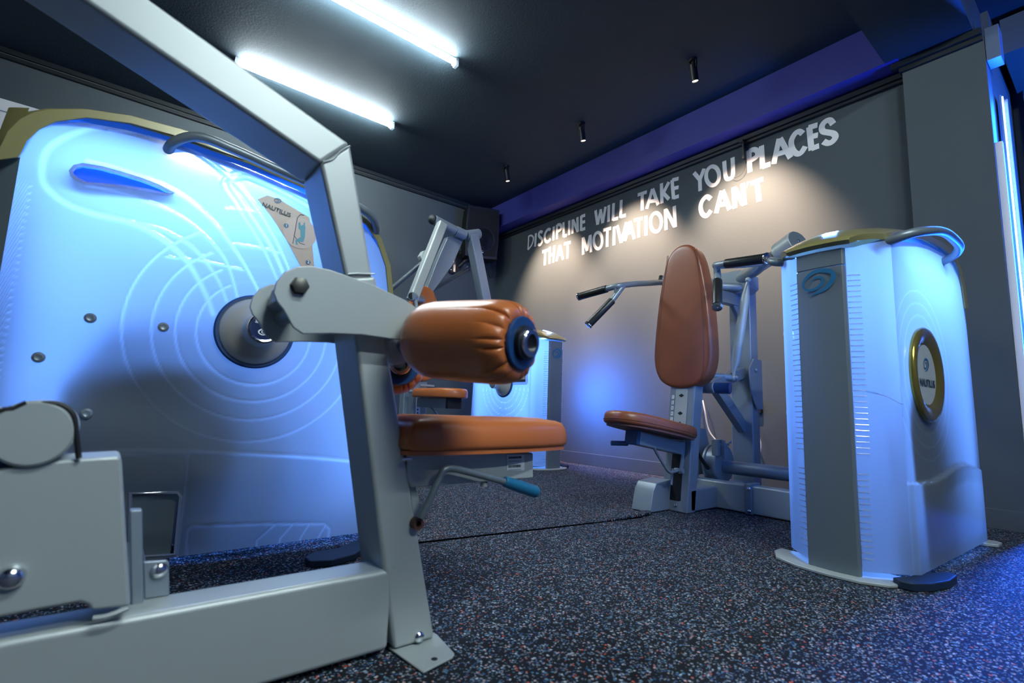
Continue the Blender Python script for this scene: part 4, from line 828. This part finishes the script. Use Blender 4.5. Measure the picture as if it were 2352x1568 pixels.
# base beams
b = BM(); box(b, 2.90, 3.0, .95, 1.80, .005, .160); b.transform(Matrix.Translation(-BD)); pd(b, 'cross_beam', 'silver', bevel=.010, seg=3)
b = BM(); box(b, 2.62, 3.45, 1.62, 1.74, .005, .13); b.transform(Matrix.Translation(-BD)); pd(b, 'base_beam', bevel=.010, seg=3)
b = BM(); box(b, 2.885, 3.0, 1.405, 1.445, .002, .172); b.transform(Matrix.Translation(-BD)); jp = pd(b, 'joint_plate', bevel=.006)
b = BM(); bolt(b, Vector((2.885, 1.418, .145))-BD, (-1, 0, 0), .011, .010); bolt(b, Vector((2.885, 1.418, .022))-BD, (-1, 0, 0), .011, .010); obj('joint_bolts', b, 'chrome', jp)
# drive drum and shaft
b = BM(); cyl(b, Vector((3.10, .95, .230))-BD, Vector((3.10, 1.70, .230))-BD, .041); pd(b, 'drive_shaft')
b = BM(); lathe(b, [(0, .118), (.008, .122), (.02, .122), (.024, .112), (.07, .112), (.074, .122), (.086, .122), (.09, .118)], Vector((3.10, 1.675, .245))-BD, (0, 1, 0), 56); pd(b, 'cam_drum')
b = BM(); box(b, 2.99, 3.05, 1.66, 1.70, .30, .40); box(b, 3.02, 3.12, 1.65, 1.68, .36, .378); bolt(b, (3.03, 1.65, .39), (0, -1, 0), .012, .012); bolt(b, (3.12, 1.65, .385), (0, -1, 0), .010, .012); box(b, 3.02, 3.035, 1.63, 1.65, .28, .40); b.transform(Matrix.Translation(-BD)); pd(b, 'belt_clamp', 'silver2', bevel=.003)
b = BM(); prism(b, [(3.0, .17), (2.99, .47), (3.10, .46), (3.14, .36), (3.16, .17)], off(XZ(1.80), BD), 0, .01); prism(b, [(2.86, .01), (2.86, .34), (2.90, .37), (2.96, .37), (2.96, .01)], off(XZ(1.77), BD), 0, .01); pd(b, 'drum_guard', bevel=.003)
b = BM(); tube(b, [Vector(p)-BD for p in ((2.78, 1.705, .75), (2.80, 1.72, .55), (2.86, 1.74, .36), (2.98, 1.72, .22))], .014, 8, smooth=4, flat=((1, 0, 0), .15)); pd(b, 'drive_belt', 'black')
# rear post, lever arm and brace
b = BM(); box(b, 3.31, 3.41, 1.588, 1.735, .005, 1.49); b.transform(Matrix.Translation(-BD)); pd(b, 'rear_post', bevel=.010, seg=3)
b = BM(); bar(b, Vector((3.33, 1.66, .845))-BD, Vector((2.86, 1.66, .715))-BD, .06, .07); cyl(b, Vector((2.87, 1.60, .718))-BD, Vector((2.87, 1.75, .718))-BD, .035); pd(b, 'lower_arm', bevel=.005)
b = BM(); cyl(b, Vector((2.90, 1.52, .715))-BD, Vector((2.87, 1.66, .718))-BD, .036); pd(b, 'arm_stop', 'navy', bevel=.004)
b = BM(); bar(b, Vector((2.97, 1.66, .735))-BD, Vector((3.32, 1.66, .47))-BD, .05, .075); pd(b, 'diagonal_brace', bevel=.005)
b = BM(); prism(b, [(3.26, .70), (3.24, .86), (3.30, .93), (3.41, .93), (3.41, .60), (3.33, .60)], off(XZ(1.565), BD), 0, .012); bolt(b, Vector((3.315, 1.565, .855))-BD, (0, -1, 0), .016, .016); pd(b, 'pivot_plate', bevel=.003)
b = BM(); bar(b, Vector((3.36, 1.66, 1.33))-BD, Vector((2.80, 1.66, 1.31))-BD, .05, .08); prism(b, [(3.31, 1.16), (3.31, 1.30), (3.18, 1.30)], off(XZ(1.64), BD), 0, .03); pd(b, 'upper_arm', bevel=.005)
b = BM(); tube(b, [Vector(p)-BD for p in ((3.10, 1.495, 1.405), (3.10, 1.50, 1.38), (3.10, 1.515, 1.30), (3.10, 1.55, 1.1), (3.10, 1.585, .90), (3.10, 1.60, .84), (3.10, 1.602, .80))], [.009, .013, .026, .030, .026, .012, .009], 16)
ball(b, Vector((3.10, 1.604, .79))-BD, .020); ball(b, Vector((3.10, 1.493, 1.412))-BD, .018); pd(b, 'link_rod', 'silver')
b = BM(); cyl(b, Vector((3.12, 1.60, .79))-BD, Vector((2.98, 1.70, .80))-BD, .022); bolt(b, Vector((3.10, 1.585, .79))-BD, (0, -1, 0), .014, .014); pd(b, 'rod_mount')
# press arms
b = BM(); prism(b, [(1.545, 1.49), (1.545, 1.40), (1.60, 1.36), (1.74, 1.36), (1.76, 1.52), (1.60, 1.52)], off(YZ(3.20), BD), 0, .16); pd(b, 'pivot_head', bevel=.008)
for s in (-1, 1):
    Y = lambda d: 1.69+s*d
    b = BM(); tube(b, [Vector(p)-BD for p in ((3.26, Y(.04), 1.455), (3.12, Y(.24), 1.475), (2.985, Y(.37), 1.49))], .036, 20, smooth=3); pr = pd(b, 'press_arm', bevel=.003)
    b = BM(); lathe(b, [(0, .036), (.012, .036), (.018, .032), (.020, .02)], Vector((2.987, Y(.366), 1.49))-BD, (-.70, s*.70, .03), 28); obj('arm_end_cap', b, 'black', pr)
    b = BM(); tube(b, [Vector(p)-BD for p in ((3.01, Y(.33), 1.475), (2.80, Y(.31), 1.425), (2.62, Y(.305), 1.385), (2.51, Y(.315), 1.358), (2.462, Y(.335), 1.345), (2.445, Y(.375), 1.338), (2.44, Y(.42), 1.333))], .019, 18, smooth=5)
    tube(b, [Vector(p)-BD for p in ((2.50, Y(.318), 1.352), (2.455, Y(.345), 1.28), (2.43, Y(.358), 1.24))], .0185, 18)
    prism(b, [(2.50, 1.35), (2.44, 1.335), (2.45, 1.27)], off(lambda a, c, d: Vector((a, Y(.34)+d, c)), BD), -.006, .006)
    obj('handle_tube', b, 'silver2', pr)
    for A, B_ in (((2.44, Y(.40), 1.335), (2.412, Y(.615), 1.312)), ((2.437, Y(.354), 1.25), (2.30, Y(.425), 1.085))):
        A, B_ = Vector(A), Vector(B_); d = (B_-A).normalized()
        b = BM(); lathe(b, [(0, .021), (.003, .0245), ((B_-A).length-.004, .0245), ((B_-A).length, .022)], A-BD, d, 24); hg = obj('hand_grip', b, 'foam', md)
        b = BM(); lathe(b, [(-.002, .025), (.002, .027), (.008, .027), (.010, .023), (.009, .006), (.004, .004)], B_-BD, d, 28); obj('grip_end_ring', b, 'chrome', hg)
b = BM(); tube(b, [Vector(p)-BD for p in ((3.26, 1.66, 1.46), (3.15, 1.42, 1.51), (3.06, 1.25, 1.547))], .038, 20); ca = pd(b, 'counterweight_arm', 'silver')
b = BM(); A_ = Vector((3.085, 1.285, 1.535)); B_ = Vector((3.035, 1.165, 1.572)); lathe(b, [(0, .066), (.003, .069), ((B_-A_).length-.003, .069), ((B_-A_).length, .066)], A_-BD, B_-A_, 40); cw = pd(b, 'counterweight', 'silver')
d = (B_-A_).normalized(); b = BM(); lathe(b, [(0, .064), (.002, .064)], B_-BD, d, 40); obj('counterweight_face', b, 'plate', cw)
b = BM(); bolt(b, B_+d*.002-BD+Vector((0, 0, 0)), d, .009, .008); obj('face_bolt', b, 'chrome', cw)
b = BM(); tube(b, [Vector(p)-BD for p in ((3.22, 1.60, 1.40), (3.10, 1.72, 1.41), (2.98, 1.84, 1.42))], .03, 16); pd(b, 'lower_cross_tube', bevel=.003)

# ================================================================ machine C: far corner
mc = thing('corner_machine', 'weight machine in the far corner with tall silver frame, orange backrest and small glowing housing', 'gym machine', (2.6, 3.9, 0), 'leather padded weight machines')
BC = Vector(mc.location)
FC = lambda u, v, z: Vector((3.29-v, 3.46+u, z))
housing(mc, FC, 1.07, ring=(.50, .79, (.19, .25, .31, .37)), E=1.1, PR=PD)
light('added_wall_glow', 'AREA', Vector((3.54, 3.52, .72))-BC, 26, (.04, .20, 1.0), (.9, -.45, -.1), mc, shape='DISK', size=.45)  # added lamp hidden behind the housing, makes the blue pool on the slogan wall
knob(mc, FC(.50, .203, .79), (-1, 0, 0), .95)
def pcx(bm, name, m='silver2', **k): return obj(name, bm, m, mc, **k)
b = BM(); prism(b, rrect(3.60, 3.83, .775, 1.19, .03), off(YZ(3.088), BC), -.008, 0); pf_ = pcx(b, 'placard_frame', 'rib')
b = BM(); prism(b, rrect(3.625, 3.805, .80, 1.17, .01), off(YZ(3.079), BC), -.002, 0); obj('instruction_placard', b, 'placard2', pf_)
b = BM(); prism(b, rrect(3.625, 3.805, .80, .825, .004), off(YZ(3.076), BC), -.001, 0); obj('placard_band', b, 'logotext', pf_)
handle(mc, [(3.06, 4.25, 1.25), (3.03, 4.15, 1.28), (3.0, 4.0, 1.31), (3.0, 3.8, 1.31), (3.03, 3.62, 1.26), (3.09, 3.58, 1.25)], .017)
# seat column, seat, backrest
b = BM(); prism(b, [(4.02, .005), (4.10, .005), (4.14, .76), (4.05, .76)], off(lambda a, c, d: Vector((2.125+d, a, c)), BC), 0, .14); c_ = pcx(b, 'seat_column', bevel=.008)
b = BM(); prism(b, [(2.16, .30), (2.20, .30), (2.20, .70), (2.16, .70)], off(lambda a, c, d: Vector((a, 4.03+d+(c-.3)*.05, c)), BC), -.004, 0); obj('number_scale', b, 'whitemark', c_, smooth=False)
b = BM()
for k in range(12): box(b, 2.165, 2.178, 4.018+k*.0015, 4.024+k*.0015, .32+k*.03, .335+k*.03)
b.transform(Matrix.Translation(-BC)); obj('scale_numbers', b, 'logo', c_, smooth=False)
SC = Vector((2.20, 3.98, .615))-BC
b = BM(); cushion(b, so_(.60, .31), .075, FR(SC, (0, -1, 0), (-1, 0, 0), (0, 0, 1)), edge=.030, crown=.005); pcx(b, 'seat', 'leather', angle=60)
b = BM(); box(b, 2.14, 2.26, 3.50, 4.0, .53, .612); b.transform(Matrix.Translation(-BC)); pcx(b, 'seat_box', bevel=.004)
b = BM(); box(b, 2.135, 2.265, 3.47, 3.50, .528, .614); b.transform(Matrix.Translation(-BC)); pcx(b, 'seat_box_cap', 'black')
b = BM(); box(b, 2.262, 2.2635, 3.56, 3.60, .55, .59); b.transform(Matrix.Translation(-BC)); pcx(b, 'box_sticker', 'sticker')
b = BM(); tube(b, [Vector(p)-BC for p in ((2.08, 4.0, .66), (2.15, 3.9, .60), (2.22, 3.82, .50), (2.235, 3.80, .47), (2.20, 3.86, .455), (2.16, 3.98, .45))], .008, 10, smooth=3); ball(b, Vector((2.075, 4.0, .665))-BC, .018); pcx(b, 'seat_lever', 'silver2')
b = BM(); cushion(b, [(a-1.705+2.19, (c-.70)*.98+.76) for a, c in ol], .09, FR(Vector((0, 4.12, 0))-BC, (1, 0, 0), (0, 0, 1), (0, -1, 0)), edge=.024, crown=.004); b2 = pcx(b, 'backrest', 'leather', angle=60)
b = BM()
for s in (-1, 1): tube(b, [Vector((2.19+s*a, 4.0285, c))-BC for a, c in ((.085, 1.58), (.10, 1.5), (.12, 1.35), (.14, 1.15), (.15, .98), (.14, .86))], .0022, 6, smooth=4)
obj('backrest_seams', b, 'leather_dark', b2)
b = BM(); box(b, 2.08, 2.16, 4.13, 4.22, .005, 1.45); b.transform(Matrix.Translation(-BC)); pcx(b, 'back_column', bevel=.008)
b = BM(); box(b, 2.12, 3.12, 4.06, 4.18, .005, .12); b.transform(Matrix.Translation(-BC)); pcx(b, 'cross_beam', bevel=.008)
b = BM(); cyl(b, Vector((2.16, 3.99, .72))-BC, Vector((2.30, 3.99, .72))-BC, .012); pcx(b, 'seat_pin')
# tall moving frame
q = [(2.209,2.271),(2.443,2.225),(2.560,2.211),(2.723,2.265),(2.787,2.281)]
def c3(p, y=4.0): return Vector((p[0], y, p[1]))-BC
b = BM(); tube(b, [c3(q[0]), c3(q[1])], .047, 20); hd = pcx(b, 'head_tube', bevel=.003)
b = BM(); ball(b, c3(q[0])-Vector((.012, 0, 0)), .047, 24); obj('head_tube_cap', b, 'trim', hd)
b = BM(); tube(b, [c3(q[1])+Vector((.004, 0, 0)), c3(q[2])], .05, 20); tube(b, [c3(q[2])+Vector((.012, 0, 0)), c3(q[3])], .05, 20); pcx(b, 'head_elbow', bevel=.003)
q2 = [(2.636,2.230),(2.823,1.601),(2.943,1.133)]
b = BM(); bar(b, c3(q2[0]), c3(q2[2])+Vector((.05, .02, -.02)), .10, .11, (0, 1, 0)); pcx(b, 'swing_arm', bevel=.012, seg=4)
b = BM(); bar(b, c3(q2[2])+Vector((.05, .02, .03)), Vector((2.98, 4.0, .79))-BC, .09, .09, (0, 1, 0)); cyl(b, Vector((2.93, 3.96, .79))-BC, Vector((3.08, 3.96, .79))-BC, .05); pcx(b, 'swing_arm_foot', bevel=.008)
q3 = [(2.259,2.235),(1.997,1.455),(2.145,2.006),(2.063,1.833),(1.962,1.481)]
b = BM(); bar(b, c3(q3[0], 3.93), c3(q3[1], 3.93), .085, .085, (0, 1, 0)); pcx(b, 'front_tube', 'silver', bevel=.014, seg=4)
b = BM(); cyl(b, c3(q3[4], 3.87), Vector((2.14, 4.02, 1.50))-BC, .036, n=24); ft_ = pcx(b, 'handle_socket')
b = BM(); cyl(b, c3(q3[4], 3.866), c3(q3[4], 3.872), .029, n=24); obj('socket_bore', b, 'black', ft_)
q4 = [(2.014,1.458),(2.056,1.347)]
b = BM(); tube(b, [c3(q4[0], 3.90), c3(q4[1], 3.90)+Vector((.01, 0, -.1))], .018, 12); pcx(b, 'handle_stem', 'silver')
q5 = [(2.393,2.167),(2.582,2.201),(2.463,1.899),(2.266,1.596),(2.184,1.582),(2.293,1.906)]
b = BM(); prism(b, q5, off(XZ(4.04), BC), 0, .08); pcx(b, 'rear_tube', bevel=.008)
q6 = [(2.279,1.976),(1.912,1.545),(2.815,1.989),(2.363,1.666)]
b = BM(); tube(b, [c3(q6[0], 4.15), c3(q6[1], 4.35)], .022, 14); tube(b, [c3(q6[2], 4.3), c3(q6[3], 4.25)], .022, 14)
ball(b, c3(q6[2], 4.3), .03); pcx(b, 'link_rod', 'rod')
q7 = [(2.079,1.892),(2.107,1.944),(2.173,1.980),(2.158,1.860),(2.095,1.859)]
b = BM(); prism(b, q7, off(XZ(3.98), BC), 0, .06); pcx(b, 'rod_bracket', 'silver', bevel=.004)
print('objects', len(bpy.data.objects))
